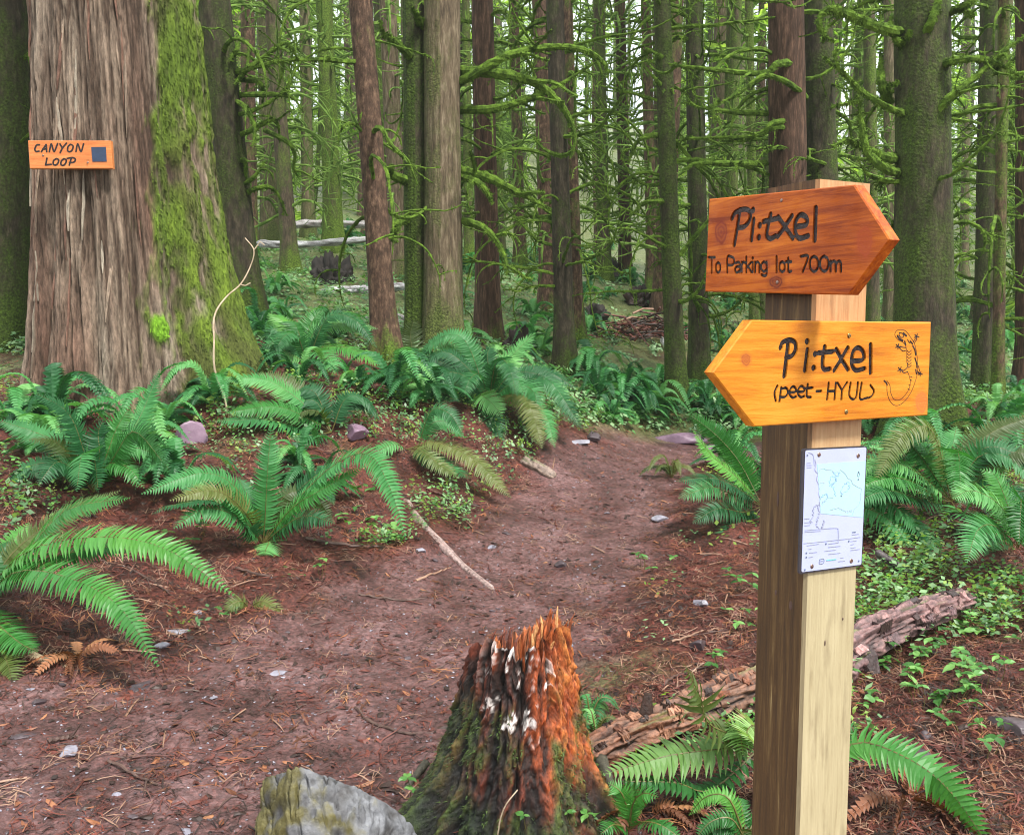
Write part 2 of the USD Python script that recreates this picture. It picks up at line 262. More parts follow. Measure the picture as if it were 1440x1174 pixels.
def sheet(name, quads):
    keep = np.unique(quads); new = np.full(na * nb_, -1); new[keep] = np.arange(len(keep))
    m = UsdGeom.Mesh.Define(stage, "/World/" + name)
    m.CreatePointsAttr(Vt.Vec3fArray.FromNumpy(gv.reshape(-1, 3)[keep].astype(np.float32)))
    m.CreateFaceVertexCountsAttr(Vt.IntArray.FromNumpy(np.full(len(quads), 4, np.int32))); m.CreateFaceVertexIndicesAttr(Vt.IntArray.FromNumpy(new[quads].ravel().astype(np.int32)))
    m.CreateSubdivisionSchemeAttr("none"); m.CreateNormalsAttr(Vt.Vec3fArray.FromNumpy(nrm[keep].astype(np.float32))); m.SetNormalsInterpolation("vertex")
    for k, val in (("trail", tm.reshape(-1)[keep]), ("green", green[keep])):
        UsdGeom.PrimvarsAPI(m).CreatePrimvar(k, Sdf.ValueTypeNames.FloatArray, "vertex").Set(Vt.FloatArray.FromNumpy(val.astype(np.float32)))
    UsdShade.MaterialBindingAPI.Apply(m.GetPrim()).Bind(LOOKS["forest_soil"])
    tag("/World/" + name, {"ground": "reddish brown forest floor rising beside and beyond the trail", "trail": "damp reddish dirt trail winding away between the ferns"}[name], {"ground": "ground", "trail": "trail"}[name], kind="structure")
mat("forest_soil", {"geo": ("geometry", {}), "at": ("attribute", {"attribute": "trail"}), "ag": ("attribute", {"attribute": "green"}),
    "n1": ("noise_texture", {"scale": 2.2, "detail": 8.0, "roughness": 0.7}), "n2": ("noise_texture", {"scale": 34.0, "detail": 6.0, "roughness": 0.75}), "n3": ("noise_texture", {"scale": 150.0, "detail": 3.0}),
    "v": ("voronoi_texture", {"scale": 70.0, "randomness": 1.0}), "vr": ("rgb_ramp", {"ramp": [(0.0, (0.6, 0.6, 0.6)), (0.5, (1, 1, 1)), (1.0, (1.5, 1.35, 1.3))]}), "sv": ("separate_color", {}),
    "s": ("math", {"math_type": "multiply_add", "value2": 0.55, "value3": 0.0}), "s2": ("math", {"math_type": "multiply_add", "value2": 0.45}),
    "litter": ("rgb_ramp", {"ramp": [(0.36, (0.012, 0.004, 0.003)), (0.5, (0.066, 0.018, 0.012)), (0.64, (0.17, 0.050, 0.034))]}),
    "mud": ("rgb_ramp", {"ramp": [(0.36, (0.030, 0.013, 0.012)), (0.5, (0.100, 0.048, 0.045)), (0.64, (0.20, 0.122, 0.122))]}),
    "grn": ("rgb_ramp", {"ramp": [(0.34, (0.035, 0.034, 0.014)), (0.52, (0.11, 0.135, 0.045)), (0.68, (0.21, 0.24, 0.10))]}),
    "m1": ("mix", {"mix_type": "mix"}), "gm": ("math", {"math_type": "multiply_add", "value2": 1.0}), "gr": ("map_range", {"from_min": 0.55, "from_max": 1.1, "clamp": True}), "m2": ("mix", {"mix_type": "mix"}), "m3": ("mix", {"mix_type": "multiply", "fac": 0.8}),
    "ro": ("map_range", {"from_min": 0.35, "from_max": 0.65, "to_min": 0.28, "to_max": 0.72, "clamp": True}),
    "bh": ("mix", {"mix_type": "mix", "fac": 0.35}), "b": ("bump", {"strength": 1.0, "distance": 0.03}), "p": ("principled_bsdf", {"specular_ior_level": 0.32})},
    [("geo.position", "n1.vector"), ("geo.position", "n2.vector"), ("geo.position", "n3.vector"), ("geo.position", "v.vector"), ("v.color", "sv.color"), ("sv.r", "vr.fac"),
     ("n1.fac", "s.value1"), ("n2.fac", "s2.value1"), ("s.value", "s2.value3"), ("s2.value", "litter.fac"), ("s2.value", "mud.fac"), ("n2.fac", "grn.fac"),
     ("ag.fac", "gm.value1"), ("n1.fac", "gm.value3"), ("gm.value", "gr.value"), ("litter.color", "m1.color1"), ("grn.color", "m1.color2"), ("gr.result", "m1.fac"),
     ("m1.color", "m2.color1"), ("mud.color", "m2.color2"), ("at.fac", "m2.fac"), ("m2.color", "m3.color1"), ("vr.color", "m3.color2"), ("m3.color", "p.base_color"), ("n1.fac", "ro.value"), ("ro.result", "p.roughness"),
     ("n2.color", "bh.color1"), ("n3.color", "bh.color2"), ("bh.color", "b.height"), ("b.normal", "p.normal")])
sheet("ground", q[~q_trail]); sheet("trail", q[q_trail])

# ---------------------------------------------------------------- trees
def trunk_mesh(base, tip, r0, r1, k=36, nz=56, flare=0.5, flare_h=0.5, lobes=5, seed=0, rough=0.06, bend=0.0, ridge=0.05, sink=0.35):
    rg = np.random.default_rng(seed); base, tip = np.asarray(base, float), np.asarray(tip, float)
    L = tip[2] - base[2]
    s = np.concatenate([[-sink], np.linspace(0, 1, nz) ** 1.35 * L]); th = np.linspace(0, 2 * np.pi, k, endpoint=False)
    side = np.array([math.cos(seed * 1.7), math.sin(seed * 1.7), 0])
    ctr = base + (tip - base) * (s / L)[:, None] + side * (bend * np.sin(np.clip(s / L, 0, 1) * np.pi * 1.7))[:, None]
    r = r0 + (r1 - r0) * np.clip(s / L, 0, 1)
    ph = rg.uniform(0, 6.28, 3)
    fl = flare * np.exp(-np.maximum(s, -0.1) / flare_h)
    lob = 0.5 + 0.5 * np.cos(lobes * th + ph[0] + 0.7 * np.sin(2 * th + ph[1]))
    S, T = np.meshgrid(s, th, indexing="ij")
    qn = np.stack([np.cos(T) * 2.2, np.sin(T) * 2.2, S * 1.1], -1)
    R = r[:, None] * (1 + fl[:, None] * (0.45 + 0.9 * lob)) * (1 + rough * 2 * (fbm(qn + seed, 3, seed) - 0.5))
    q2 = np.stack([np.cos(T) * 7, np.sin(T) * 7, S * 0.6], -1)
    R = R * (1 + ridge * 2 * (fbm(q2 + seed, 3, seed + 5) - 0.5))
    v = ctr[:, None] + np.stack([R * np.cos(T), R * np.sin(T), np.zeros_like(R)], -1)
    n = len(s); i = np.arange(n - 1)[:, None] * k; j = np.arange(k); j2 = (j + 1) % k
    qd = np.stack([i + j, i + j2, i + k + j2, i + k + j], -1).reshape(-1, 4); v = v.reshape(-1, 3)
    f = np.vstack([qd[:, [0, 1, 2]], qd[:, [0, 2, 3]]])
    c = len(v); v = np.vstack([v, ctr[-1]]); f = np.vstack([f, [[(n - 1) * k + a, (n - 1) * k + (a + 1) % k, c] for a in range(k)]])
    return v, f, ctr, r, s
def fuzz(pts, r, n, rg, ln=0.026, hang=1.0):
    """Tufts of moss standing and hanging off a branch."""
    p = np.asarray(pts, float); i = rg.uniform(0, len(p) - 1.001, n); k = i.astype(int); t = (i - k)[:, None]
    c = p[k] * (1 - t) + p[k + 1] * t; ax = norm(p[k + 1] - p[k]); d = norm(rg.normal(size=(n, 3))); d = norm(d - ax * (d * ax).sum(1)[:, None])
    rr = np.interp(i, np.arange(len(p)), np.broadcast_to(r, (len(p),)))[:, None]
    l = ln * rg.uniform(0.4, 1.2, (n, 1)); w = 0.006 * rg.uniform(0.6, 1.4, (n, 1))
    tipd = norm(d + np.array([0, 0, -hang]) * rg.random((n, 1)))
    a = c + d * rr * 0.6; v = np.stack([a - ax * w, a + ax * w, a + tipd * (l + rr * 0.5)], 1).reshape(-1, 3)
    return v, np.arange(3 * n).reshape(-1, 3)
def random_branch(start, az, L, rg, style=None):
    style = style or rg.choice(["hook", "droop", "sweep", "flat"], p=[0.34, 0.3, 0.16, 0.2])
    n = 9; e = {"hook": 0.5, "droop": 0.05, "sweep": -0.25, "flat": 0.1}[style] + rg.normal(0, 0.2)
    de = {"hook": -0.26, "droop": -0.10, "sweep": 0.2, "flat": -0.02}[style]
    p = [np.asarray(start, float)]; a = az
    for i in range(n):
        de2 = de + (0.28 if style == "droop" and i > 5 else 0) + rg.normal(0, 0.09); e += de2; a += rg.normal(0, 0.13)
        p.append(p[-1] + L / n * np.array([math.cos(a) * math.cos(e), math.sin(a) * math.cos(e), math.sin(e)]))
    return np.array(p)
def branch_mesh(pts, r0, rg, k=6, twigs=3, tuft=0, twig_k=4, n=None, rough=0.3):
    n = n or max(10, 3 * len(pts)); c = spline(pts, n); r = r0 * (1 - 0.82 * np.linspace(0, 1, n) ** 1.6)
    out = [tube(c, r, k, rough=rough, rng=rg)]
    Lb = np.linalg.norm(np.diff(c, axis=0), axis=1).sum()
    for _ in range(twigs):
        i = rg.integers(n // 5, n - 1); t = norm(c[i] - c[i - 1]); az = math.atan2(t[1], t[0]) + rg.choice([-1, 1]) * rg.uniform(0.5, 1.3)
        tw_ = random_branch(c[i], az, Lb * rg.uniform(0.2, 0.5), rg)[::2]
        cc = spline(tw_, 8); out.append(tube(cc, np.linspace(r0 * 0.5, r0 * 0.22, 8), twig_k, rough=rough, rng=rg))
        if tuft: out.append(fuzz(cc, r0 * 0.4, tuft // 3, rg))
    if tuft: out.append(fuzz(c, r, tuft, rg))
    return cat(*out)
# what each tree nearest the trail is: base pixel and distance, where it leaves the top of the picture, its width in pixels, bark, moss, branches
TREES = [
 ("mossy_conifer", "dark trunk with many hooked mossy branches just right of the giant cedar", (348, 440), 11.0, 300, 44, "dark_mossy_bark", 0.06, 12, 0.0),
 ("slim_conifer", "thin pale leaning trunk under an arching branch right of the hooked mossy conifer", (410, 386), 17.0, 385, 20, "green_mossy_bark", -0.05, 26, 0.2),
 ("mossy_conifer", "bright green mossy trunk beside the bleached logs at the back", (470, 353), 20.0, 455, 24, "green_mossy_bark", 0.1, 44, 0.1),
 ("leaning_conifer", "leaning bare brown trunk with a mossy foot, left of the twin trunk", (542, 492), 9.6, 498, 32, "brown_bark", -0.02, 12, 0.3),
 ("slim_conifer", "grey pinkish trunk between the leaning trunk and the twin trunk", (562, 392), 17.0, 546, 24, "pale_bark", -0.05, 22, 0.1),
 ("conifer", "dark reddish trunk with furrowed foot, right of the twin trunk", (688, 482), 12.8, 680, 31, "red_bark", -0.02, 24, 0.1),
 ("slim_conifer", "brown trunk with pale foot behind the curved dark trunk", (772, 442), 16.0, 757, 22, "brown_bark", -0.04, 30, 0.1),
 ("curved_conifer", "slightly curved dark trunk standing behind the large fern clump", (795, 517), 11.4, 773, 25, "dark_mossy_bark", 0.0, 28, 0.5),
 ("slim_conifer", "slim brown trunk rising close behind the curved dark trunk", (814, 465), 14.0, 800, 15, "brown_bark", 0.05, 22, 0.1),
 ("slim_conifer", "left trunk of the thin close pair left of the straight mossy trunk", (918, 392), 21.0, 908, 15, "brown_bark", 0.05, 34, 0.0),
 ("slim_conifer", "right trunk of the thin close pair left of the straight mossy trunk", (931, 388), 22.0, 922, 12, "pale_bark", 0.0, 30, 0.0),
 ("mossy_conifer", "straight dark green mossy trunk left of the arrow signs", (951, 567), 11.0, 931, 25, "dark_mossy_bark", 0.12, 30, 0.0),
 ("mossy_conifer", "dim mossy trunk just right of the straight dark green mossy trunk", (984, 551), 12.6, 976, 26, "dark_mossy_bark", 0.06, 34, 0.0),
 ("slim_conifer", "thin mossy trunk seen just left of the upper arrow sign", (1062, 470), 16.0, 1053, 13, "green_mossy_bark", 0.05, 34, 0.0),
 ("conifer", "thick dark red brown trunk rising behind the post top", (1110, 570), 11.0, 1103, 50, "red_bark", -0.12, 16, 0.1),
 ("mossy_conifer", "brown mossy trunk touching the right of the thick dark red one", (1165, 560), 11.6, 1150, 44, "dark_mossy_bark", 0.06, 22, 0.1),
 ("large_mossy_conifer", "large mossy trunk with thick bent branches right of the arrow signs", (1303, 606), 8.5, 1297, 74, "dark_mossy_bark", 0.1, 12, 0.0),
 ("slim_conifer", "dark mossy trunk right of the large one with bent branches", (1382, 560), 12.5, 1392, 26, "dark_mossy_bark", 0.06, 30, 0.0),
 ("slim_conifer", "thin straight trunk near the right edge, with the dark mossy one on its left", (1402, 585), 11.0, 1412, 15, "brown_bark", 0.12, 20, 0.0),
 ("conifer", "shaded brown trunk cut by the right edge", (1448, 560), 13.0, 1446, 34, "red_bark", -0.02, 20, 0.0),
 ("mossy_conifer", "dark mossy trunk at the left edge behind the giant cedar", (12, 545), 9.5, 10, 62, "dark_mossy_bark", 0.08, 6, 0.0),
 ("slim_conifer", "thin trunk left of the bright mossy trunk, its foot behind the bleached logs", (434, 330), 25.0, 428, 16, "pale_bark", 0.1, 30, 0.0),
 ("conifer", "pale trunk between the hooked mossy conifer and the thin leaning one", (381, 352), 22.0, 372, 23, "pale_bark", 0.05, 20, 0.0),
 ("conifer", "brown trunk directly behind the hooked mossy conifer's drooping branches", (352, 372), 20.0, 348, 20, "brown_bark", 0.05, 20, 0.0),
 ("slim_conifer", "mossy trunk at the back between the two dark red trunks and the thin close pair", (850, 398), 22.0, 842, 17, "green_mossy_bark", 0.0, 40, 0.0),
 ("slim_conifer", "red brown trunk at the back left of the thin close pair", (880, 396), 23.0, 872, 16, "red_bark", 0.05, 36, 0.0),
 ("slim_conifer", "slender trunk behind the gap between the upper arrow tip and the large mossy trunk", (1228, 470), 18.0, 1222, 18, "green_mossy_bark", 0.0, 40, 0.0),
 ("slim_conifer", "pale trunk far behind the bent branches left of the large mossy trunk", (1252, 455), 21.0, 1250, 16, "pale_bark", 0.02, 36, 0.0),
 ("slim_conifer", "thin trunk between the twin trunk and the dark reddish furrowed trunk", (660, 430), 20.0, 655, 12, "green_mossy_bark", 0.05, 40, 0.0),
 ("slim_conifer", "faint trunk behind the gap right of the dark reddish furrowed trunk", (732, 420), 22.0, 722, 15, "brown_bark", 0.05, 40, 0.0)]
TREE = {}
HERO_POS = []
for i, (nm, lab, (u, v), y, ut, w, bk, ms, nbr, bend) in enumerate(TREES):
    rg = np.random.default_rng(100 + i)
    b = P(u, v, y); b = on(b[0], b[1]); t0 = P(ut, 0, y); d = (t0 - b) / (t0[2] - b[2]); Ht = 15.0 + rg.uniform(0, 5)
    r = w / 2 / FOC * y; tip = b + d * Ht; HERO_POS.append((b[0], b[1], r))
    T = thing(nm, lab, "tree", b); TREE[i] = (T, b, d, r)
    v_, f_, ctr, rr, ss = trunk_mesh(b, tip, r * 1.08, r * 0.5, k=44 if w > 40 else 26, nz=90 if w > 40 else 60, flare=0.55, flare_h=0.28 + r, seed=i + 1, bend=bend * 0.25, ridge=0.07)
    mo = ms + 0.16 * np.exp(-np.maximum(v_[:, 2] - b[2], 0) / 0.5)
    part(T, "trunk", (v_, f_), bk, smooth=True, moss=mo)
    top = max(P(720, -40, y)[2] - b[2], 3)
    hs = np.sort(rg.uniform(0.9 if w < 40 else 1.4, top * 1.05, nbr))
    for h in hs:
        az = rg.uniform(0, 2 * math.pi); c = np.array([np.interp(h, ss, ctr[:, a]) for a in range(3)])
        L = rg.uniform(0.5, 1.7) * (0.8 + 0.03 * y); st = c + np.array([math.cos(az), math.sin(az), 0]) * r * 0.75
        bm = branch_mesh(random_branch(st, az, L, rg), rg.uniform(0.012, 0.026) * (0.7 + 0.04 * y), rg, k=5, twigs=int(rg.integers(2, 6)), tuft=60 if y < 14 else 0)
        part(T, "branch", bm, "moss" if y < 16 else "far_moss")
# branches that the photograph shows one by one: pixel polylines, at the tree's own distance
def traced(T, y, lists, scale, origin, r, seed, tuft=200, twigs=2, spread=0.35, mat_="moss"):
    rg = np.random.default_rng(seed)
    for k, pl in enumerate(lists):
        dy = rg.uniform(-spread, spread); n = len(pl)
        w = [P(origin[0] + a / scale, origin[1] + c / scale, y + 0.25 if j == 0 else y - 0.12 + dy * j / (n - 1)) for j, (a, c) in enumerate(pl)]
        part(T, "branch", branch_mesh(w, r * 1.2 * rg.uniform(0.8, 1.2), rg, k=8, twigs=twigs, tuft=tuft, n=6 * n, rough=0.2), mat_)
traced(TREE[0][0], 10.9, [[(300, 205), (420, 180), (560, 80), (650, 10), (700, 20), (715, 70)], [(310, 500), (420, 470), (520, 430), (650, 340), (730, 220), (745, 90), (740, -60)], [(300, 360), (560, 350), (720, 370), (800, 470)],
    [(300, 650), (450, 590), (590, 520), (630, 570), (640, 680)], [(310, 380), (400, 430), (460, 540), (470, 640), (450, 700)], [(310, 210), (500, 160), (640, 125), (660, 180), (640, 260), (620, 330)], [(280, 310), (380, 230), (425, 130), (425, -20)],
    [(270, 130), (340, 70), (370, -20)], [(310, 860), (400, 790), (410, 900), (420, 1050)], [(310, 1000), (450, 920), (540, 800)], [(340, 1050), (480, 985), (570, 975), (630, 1030), (690, 1170)], [(380, 250), (500, 270), (530, 340), (520, 420)],
    [(540, 590), (690, 670), (740, 750), (735, 850), (765, 910)], [(240, 560), (60, 480), (20, 520)], [(150, 200), (70, 170), (-20, 180)]], 4.793, (260, 60), 0.027, 5, tuft=130, twigs=1)
# the twin trunk in the middle
b = P(612, 487, 10.5); b = on(b[0], b[1]); TW = thing("twin_conifer", "pale twin trunk of two joined stems in the middle, behind the ferns", "tree", b)
HERO_POS.append((b[0], b[1], 0.45))
for (ub, ut, w, bk, ms, sd, dyy) in ((623, 622, 50, "pale_bark", -0.04, 61, 0.0), (588, 583, 34, "dark_mossy_bark", 0.1, 62, 0.12)):
    bb = P(ub, 487, 10.5 + dyy); bb[2] = b[2]; t0 = P(ut, 0, 10.5 + dyy); d = (t0 - bb) / (t0[2] - bb[2]); r = w / 2 / FOC * 10.5
    v_, f_, *_ = trunk_mesh(bb, bb + d * 18, r * 1.05, r * 0.55, k=60, nz=110, flare=0.35, flare_h=0.4, lobes=4, seed=sd, ridge=0.09)
    part(TW, "trunk", (v_, f_), bk, smooth=True, moss=ms + 0.2 * np.exp(-np.maximum(v_[:, 2] - b[2], 0) / 0.6) + 0.1 * (v_[:, 0] < bb[0]))
traced(TW, 10.4, [[(455, 380), (580, 300), (720, 230), (880, 200), (1000, 205), (1080, 240), (1120, 290), (1122, 330)], [(500, 465), (640, 460), (780, 420), (900, 370), (1080, 260)], [(490, 300), (650, 310), (760, 330), (850, 370), (930, 450), (970, 520), (985, 600), (965, 670)],
    [(500, 720), (620, 750), (760, 820), (880, 880)], [(480, 925), (600, 960), (680, 1060), (700, 1160)], [(290, 770), (200, 730), (150, 650), (130, 560)], [(310, 260), (230, 180), (180, 140)], [(290, 920), (235, 945), (215, 1020)], [(350, 130), (300, 30)], [(500, 740), (590, 780), (640, 860)]], 3.0, (480, 0), 0.042, 6, tuft=420)
traced(TREE[16][0], 8.4, [[(960, 130), (870, 130), (760, 90), (660, 45), (600, 50), (575, 100), (600, 150), (640, 180)], [(970, 490), (880, 460), (760, 390), (680, 310), (590, 240)], [(970, 210), (910, 180), (880, 120), (880, 70)], [(960, 240), (1040, 110), (1080, 0), (1100, -60)],
    [(950, 740), (850, 710), (780, 640), (755, 540), (750, 450), (735, 400)], [(910, 670), (840, 660), (760, 620), (700, 590)], [(1060, 310), (1130, 260), (1290, 255), (1440, 330)], [(1020, 590), (1100, 440), (1230, 330), (1340, 230), (1460, 140)], [(1070, 80), (1180, 30), (1260, -20)], [(870, 440), (840, 350), (835, 210)], [(960, 950), (880, 940)]], 3.0, (960, 0), 0.034, 7, tuft=420, twigs=1)
traced(TREE[14][0], 10.8, [[(500, 270), (400, 270), (350, 310), (180, 300), (0, 280), (-60, 270)], [(520, 410), (440, 350), (340, 320), (230, 400), (100, 460)], [(500, 510), (380, 520), (330, 570), (180, 580), (0, 585)], [(360, 480), (180, 470), (0, 430)], [(350, 690), (180, 690), (60, 690), (0, 720)], [(500, 550), (380, 540), (250, 600)]], 3.0, (960, 0), 0.03, 8)
traced(TREE[11][0], 10.9, [[(1390, 260), (1350, 240), (1280, 200)], [(1390, 400), (1340, 350), (1270, 270)], [(1360, 570), (1290, 575), (1240, 610), (1210, 690)], [(1380, 850), (1290, 850)]], 3.0, (480, 0), 0.028, 9)

# the giant cedar: fluted trunk with a spread foot, rough strips of bark, moss on its right side
def giant_cedar():
    b = P(150, 578, 7.4); b = on(b[0], b[1]); yc = b[1] + 0.55; ctr0 = np.array([b[0], yc])
    T = thing("giant_cedar", "giant cedar with stripy reddish bark and a mossy right flank", "tree", (ctr0[0], ctr0[1], b[2]))
    k, nz, Ht = 520, 300, 17.0
    z = np.concatenate([[-0.7], np.linspace(-0.5, 4.6, nz), np.linspace(4.8, Ht, 40)]); th = np.linspace(-np.pi, np.pi, k, endpoint=False)
    Z, Tt = np.meshgrid(z, th, indexing="ij")                                     # angle 0 = +x (right), -pi/2 = towards the camera
    zz = np.maximum(Z, -0.3)
    r = 0.735 - 0.03 * np.maximum(np.minimum(zz, 6), 0) + 0.06 * np.exp(-(zz + 0.1) / 1.4) + (0.10 + 0.10 * (np.cos(Tt) > 0) * np.cos(Tt)) * np.exp(-(zz + 0.1) / 0.45)
    right = np.exp(-((np.angle(np.exp(1j * (Tt + 0.15)))) / 0.55) ** 2)            # the root flank that runs out to the right
    r = r + right * (0.42 * np.exp(-(zz + 0.1) / 1.2))
    left = np.exp(-((np.angle(np.exp(1j * (Tt + 2.75)))) / 0.5) ** 2)
    r = r + left * (0.06 * np.exp(-(zz + 0.1) / 0.7))
    for a, wd, am in ((-2.2, 0.10, 0.13), (-1.62, 0.07, 0.06), (-1.05, 0.12, 0.10), (-0.62, 0.10, 0.12), (-2.65, 0.1, 0.1), (0.4, 0.15, 0.1), (-0.3, 0.1, 0.09)):
        sway = 0.10 * np.sin(Z * 0.7 + a * 3)
        r = r - am * np.exp(-((np.angle(np.exp(1j * (Tt - a - sway)))) / wd) ** 2) * (0.35 + 0.65 * np.exp(-zz / 2.2))
    lean = 0.05 * Z
    arc = Tt * 0.85 + 0.03 * Z
    q1 = np.stack([np.cos(arc) * 9, np.sin(arc) * 9, Z * 0.42], -1); q2 = np.stack([np.cos(arc) * 26, np.sin(arc) * 26, Z * 1.1], -1); q3 = np.stack([np.cos(arc) * 60, np.sin(arc) * 60, Z * 3.0], -1)
    n1, n2, n3 = fbm(q1, 3, 41), fbm(q2, 3, 42), fbm(q3, 2, 43)
    strip = np.abs(n1 - 0.5) * 2; strip2 = np.abs(n2 - 0.5) * 2
    n4 = fbm(np.stack([np.cos(arc) * 42, np.sin(arc) * 42, Z * 2.2], -1), 2, 49)
    furrow = np.clip(1 - strip * 5.5, 0, 1) * 0.6 + np.clip(1 - strip2 * 5.0, 0, 1) * 0.5 + np.clip(1 - np.abs(n4 - 0.5) * 9, 0, 1) * 0.4
    X0, Y0 = ctr0
    # moss lies on the right flank, the left edge, the foot and in tongues hanging from above
    mp = np.stack([np.cos(Tt) * 2.2, np.sin(Tt) * 2.2, Z * 0.7], -1); mn = fbm(mp, 5, 47) - 0.5; mf = fbm(mp * 7, 3, 48) - 0.5
    ang = np.angle(np.exp(1j * (Tt + np.pi / 2)))                                  # 0 = facing the camera, + = right
    m = np.clip((ang - 0.72 + 0.10 * np.exp(-Z / 0.8)) * 2.6, -1.5, 0.6) + np.clip((-ang - 1.0) * 2.2, 0, 0.7) + 0.75 * np.exp(-((Z + 0.05) / 0.28) ** 2) - 0.25 + 0.5 * np.clip((Z - 2.55) / 0.7, 0, 1) * np.exp(-((ang - 0.35) / 0.4) ** 2)
    m = m + mn * 3.0 + mf * 1.6 + 0.04
    moss = np.clip(m * 1.8 + 0.1, 0, 1)
    spot = np.exp(-(((ang - 0.66) / 0.085) ** 2 + ((Z - 0.62) / 0.11) ** 2)) * np.clip(1.0 + 3.5 * mf + 1.5 * mn, 0.1, 1.4); moss = np.maximum(moss, np.clip(spot * 2.2 - 0.4, 0, 1))
    R = r + 0.022 * (n1 - 0.5) + 0.016 * (n2 - 0.5) * 2 - 0.028 * furrow * (1 - 0.6 * moss) + 0.008 * (n3 - 0.5) + moss * (0.022 + 0.05 * np.maximum(mf, -0.2))
    v = np.stack([X0 + lean * -0.25 + R * np.cos(Tt), Y0 + R * np.sin(Tt), b[2] + Z], -1)
    c1 = np.array([0.255, 0.19, 0.138]); c2 = np.array([0.185, 0.10, 0.07]); cg = np.array([0.33, 0.28, 0.215]); dk = np.array([0.05, 0.03, 0.02])
    t = np.clip((fbm(np.stack([np.cos(arc) * 6, np.sin(arc) * 6, Z * 0.35], -1), 3, 44) - 0.42) * 4 - 0.25 * (Z - 1.2), 0, 1)[..., None]
    g = np.clip((fbm(q1 * 0.6 + 9, 3, 45) - 0.5) * 4, 0, 1)[..., None]
    col = c1 * (1 - t) + c2 * t; col = col * (1 - g * 0.6) + cg * g * 0.6
    fr = np.clip(furrow * 1.15, 0, 1)[..., None] * 0.92; col = col * (1 - fr) + dk * fr; col = col * (0.75 + 0.5 * n2[..., None])
    mcol = np.array([0.055, 0.085, 0.012]) * (1 - np.clip(mf * 2 + 0.5, 0, 1))[..., None] + np.array([0.13, 0.19, 0.02]) * np.clip(mf * 2 + 0.5, 0, 1)[..., None]
    bright = np.clip(mn * 4 + 0.25, 0, 1)[..., None]; mcol = mcol * (1 - bright * 0.5) + np.array([0.11, 0.18, 0.018]) * bright * 0.5
    brown = np.clip((fbm(mp * 2.3 + 30, 3, 52) - 0.5) * 5 + 0.75 * np.exp(-np.maximum(Z, 0) / 0.8), 0, 1)[..., None] * (1 - np.clip(spot, 0, 1)[..., None]); mcol = mcol * (1 - 0.65 * brown) + np.array([0.055, 0.05, 0.018]) * 0.65 * brown
    mcol = mcol * (1 - np.clip(spot * 2 - 0.4, 0, 1)[..., None]) + np.array([0.15, 0.31, 0.02]) * np.clip(spot * 2 - 0.4, 0, 1)[..., None]
    col = col * (1 - moss[..., None]) + mcol * moss[..., None]
    n = len(z); i = np.arange(n - 1)[:, None] * k; j = np.arange(k); j2 = (j + 1) % k
    qd = np.stack([i + j, i + j2, i + k + j2, i + k + j], -1).reshape(-1, 4)
    part(T, "trunk", (v.reshape(-1, 3), qd), "tinted_bark", smooth=True, tint=col.reshape(-1, 3))
    # loose moss tufts on the mossy flank
    rg = np.random.default_rng(77); mm = (moss > 0.6) & (Z > -0.1) & (Z < 3.8) & (np.abs(ang) < 1.9); ii = np.argwhere(mm); ii = ii[rg.choice(len(ii), 6000)]
    a = v[ii[:, 0], ii[:, 1]]; outw = np.stack([np.cos(th[ii[:, 1]]), np.sin(th[ii[:, 1]]), np.zeros(len(ii))], -1); tan = np.stack([-outw[:, 1], outw[:, 0], 0 * outw[:, 0]], -1)
    w = rg.uniform(0.004, 0.01, (len(ii), 1)); l = rg.uniform(0.008, 0.034, (len(ii), 1)); tp = norm(outw * rg.uniform(0.3, 1, (len(ii), 1)) + np.array([0, 0, -1]) * rg.uniform(0.2, 1.2, (len(ii), 1)) + tan * rg.normal(0, 0.4, (len(ii), 1)))
    vv = np.stack([a - tan * w, a + tan * w, a + tp * l], 1).reshape(-1, 3)
    tc = np.repeat(mcol[ii[:, 0], ii[:, 1]], 3, 0) * rg.uniform(0.7, 1.35, (len(vv) // 3, 1)).repeat(3, 0)
    mo = part(T, "hanging_moss", (vv, np.arange(len(vv)).reshape(-1, 3)), "tinted_bark", tint=tc); tag(mo, kind="stuff")
    # loose strips of bark
    for s in range(46):
        a_ = rg.uniform(-1.0, 0.55) - np.pi / 2; z0 = rg.uniform(0.2, 3.4); ln = rg.uniform(0.25, 0.8); wd = rg.uniform(0.006, 0.014)
        zs = np.linspace(z0, z0 + ln, 7); jj = int((a_ + np.pi) / (2 * np.pi) * k) % k; ki = np.clip(np.searchsorted(z, zs), 0, n - 1)
        c = v[ki, jj].copy(); ow = np.array([math.cos(a_), math.sin(a_), 0]); tn = np.array([-ow[1], ow[0], 0])
        c += ow * (0.006 + 0.02 * rg.random() * np.linspace(1, 0, 7)[:, None]) + tn * (0.03 * rg.normal() * np.linspace(0, 1, 7))[:, None]
        ww = wd * np.sin(np.linspace(0.15, np.pi - 0.1, 7))[:, None]
        sv = np.vstack([c - tn * ww, c + tn * ww, c - tn * ww * 0.8 - ow * 0.012, c + tn * ww * 0.8 - ow * 0.012]); fs = []
        for e in range(6): fs += [[e, 7 + e, 8 + e], [e, 8 + e, e + 1], [14 + e, e, e + 1], [14 + e, e + 1, 15 + e], [7 + e, 21 + e, 22 + e], [7 + e, 22 + e, 8 + e]]
        bc = (c1, cg, c2)[rg.integers(3)] * rg.uniform(0.7, 1.25)
        part(T, "bark_strip", (sv, fs), "tinted_bark", tint=np.tile(bc, (28, 1)))
    return T, ctr0, b[2]
CEDAR, cedar_c, cedar_z = giant_cedar(); HERO_POS.append((cedar_c[0], cedar_c[1], 1.3))

